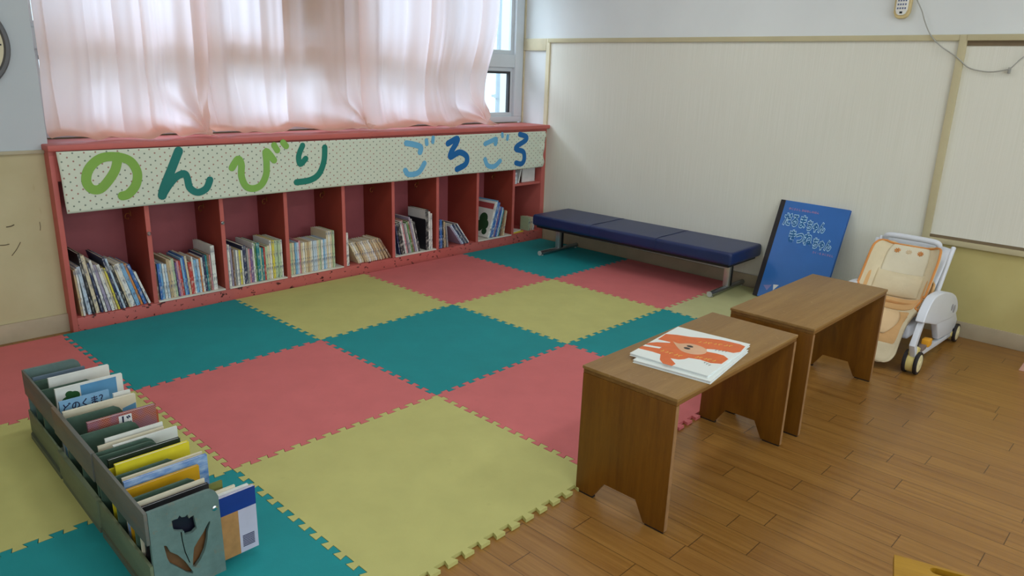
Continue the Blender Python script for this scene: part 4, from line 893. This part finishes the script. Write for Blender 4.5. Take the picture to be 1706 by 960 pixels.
#@@SMALL
# ------------------------------------------------------------------ wall items
ck = thing('wall_clock', 'round grey wall clock half cut off at the left edge', 'clock', (-.2835, YW, 1.5346))
RC = .237
MB().lathe([(RC-.03, 0), (RC, 0), (RC, .028), (RC-.008, .038), (RC-.022, .038), (RC-.03, .026)], (0, 0, 0), (0, -1, 0), 64).build('rim', mat('grey_clock_rim', (84, 84, 86), .4), ck, smooth=True)
MB().lathe([(RC-.029, .0), (RC-.029, .027)], (0, 0, 0), (0, -1, 0), 64).build('face', mat('ivory_clock_face', (206, 198, 168), .5), ck)
tk = MB()
for k in range(12):
    a = k*math.pi/6; d = Vector((math.sin(a), 0, math.cos(a))); e = Vector((math.cos(a), 0, -math.sin(a))); tk.obox(d*(RC-.050)+Vector((0, -.028, 0)), d*.012, e*.004, Vector((0, .001, 0)))
tk.build('hour_marks', M_blk, ck)
hd = MB()
for a, l, w in ((R(92), .165, .006), (R(305), .11, .008)):
    d = Vector((math.sin(a), 0, math.cos(a))); e = Vector((math.cos(a), 0, -math.sin(a))); hd.obox(d*(l/2)+Vector((0, -.031, 0)), d*(l/2), e*w, Vector((0, .001, 0)))
hd.build('hands', M_blk, ck)
# wall remote handset
ph = thing('wall_remote', 'cream remote control handset with a white keypad high on the right wall', 'remote control', rw(2.866, 1.99, .004), (R(0), 0, R(-.7)))
PT = [(-.046, -.085), (-.034, -.110), (-.016, -.120), (.016, -.120), (.034, -.110), (.046, -.085), (.050, .13), (-.050, .13)]
PP = lambda a, b, w: (-w, -a, b)
MB().prism(PT, PP, 0, .030).build('holder', mat('ivory_plastic', (208, 188, 136), .45), ph, bevel=.006, seg=3)
MB().prism([(a*.74, b*.86+.002) for a, b in PT], PP, .030, .040).build('handset', mat('white_keypad', (226, 226, 220), .4), ph, bevel=.004, seg=2)
kb = MB()
for r_ in range(5):
    for c_ in range(4): kb.box(-.0415, -.040, .021-.014*c_-.004, .021-.014*c_+.004, -.062+.022*r_-.005, -.062+.022*r_+.005)
kb.build('keys', mat('blue_grey_keys', (92, 104, 140), .5), ph)
MB().box(-.0415, -.040, -.008, .008, -.092, -.080).build('dark_window', M_blk, ph)
cpts = [(2.942,1.99),(2.942,1.974),(2.981,1.907),(3.005,1.852),(3.051,1.773),(3.114,1.712),(3.191,1.664),(3.23,1.634),(3.282,1.593),(3.362,1.574),(3.426,1.575),(3.485,1.591),(3.511,1.62),(3.538,1.652),(3.62,1.72),(3.80,1.80)]
cd = thing('wall_cable', 'thin grey cable sagging across the panels at the upper right', 'cable', rw(3.2, 1.6, 0))
o0 = Vector(rw(3.2, 1.6, 0))
MB().tube([Vector(p)-o0 for p in spline([rw(u, z, .030+.004*math.sin(u*9)) for u, z in [(2.93, 2.3), (2.925, 2.1)]+cpts], 6)], .0034, 8).build('cord', mat('grey_cable', (168, 168, 160), .5), cd, smooth=True)
MB().prism([(3.478, 1.565), (3.490, 1.565), (3.490, 1.598), (3.478, 1.598)], lambda a, b, w: tuple(Vector(rw(a, b, w))-o0), .004, .030).build('cable_clip', mat('grey_clip', (150, 150, 144), .5), cd, bevel=.003)
# small stool at the lower right
hs = .30; STX, STY, STR = .823, -4.058, 17
M_st = wood('yellow_varnished_wood', (150, 108, 18), (172, 130, 34), .35, axis=1, scale=7)
stl = thing('stool', 'yellow varnished wooden stool top with a hand slot at the lower right', 'stool', (STX, STY, 0), (0, 0, R(STR)))
sl = [(-.024+.014*math.sin(R(a)), -.096+.014*math.cos(R(a))) for a in range(-90, 91, 30)]+[(-.024-.014*math.sin(R(a)), -.285-.014*math.cos(R(a))) for a in range(-90, 91, 30)]
plate_holes([(-.38, -.39), (0, -.39), (0, 0), (-.38, 0)], [sl], XY, hs-.02, hs).build('seat', M_st, stl)
for s_ in (-.03, -.36): MB().prism([(-.37, 0), (-.29, 0), (-.27, .06), (-.11, .06), (-.09, 0), (-.01, 0), (-.02, hs-.02), (-.36, hs-.02)], XZ, s_-.01, s_+.01).build('side_panel', M_st, stl, bevel=.002)
# pink board at the right edge
pbd = MB().prism([(0, 0), (.36, 0), (.36, .42), (.13, .42)], lambda a, b, w: (w, -a, b), 0, .025).build('wooden_board', mat('pale_pink_paint', (222, 178, 160), .5), bevel=.003, loc=(3.575, -3.897, 0))
tag(pbd, 'pale pink painted board standing at the right edge of the picture', 'board')
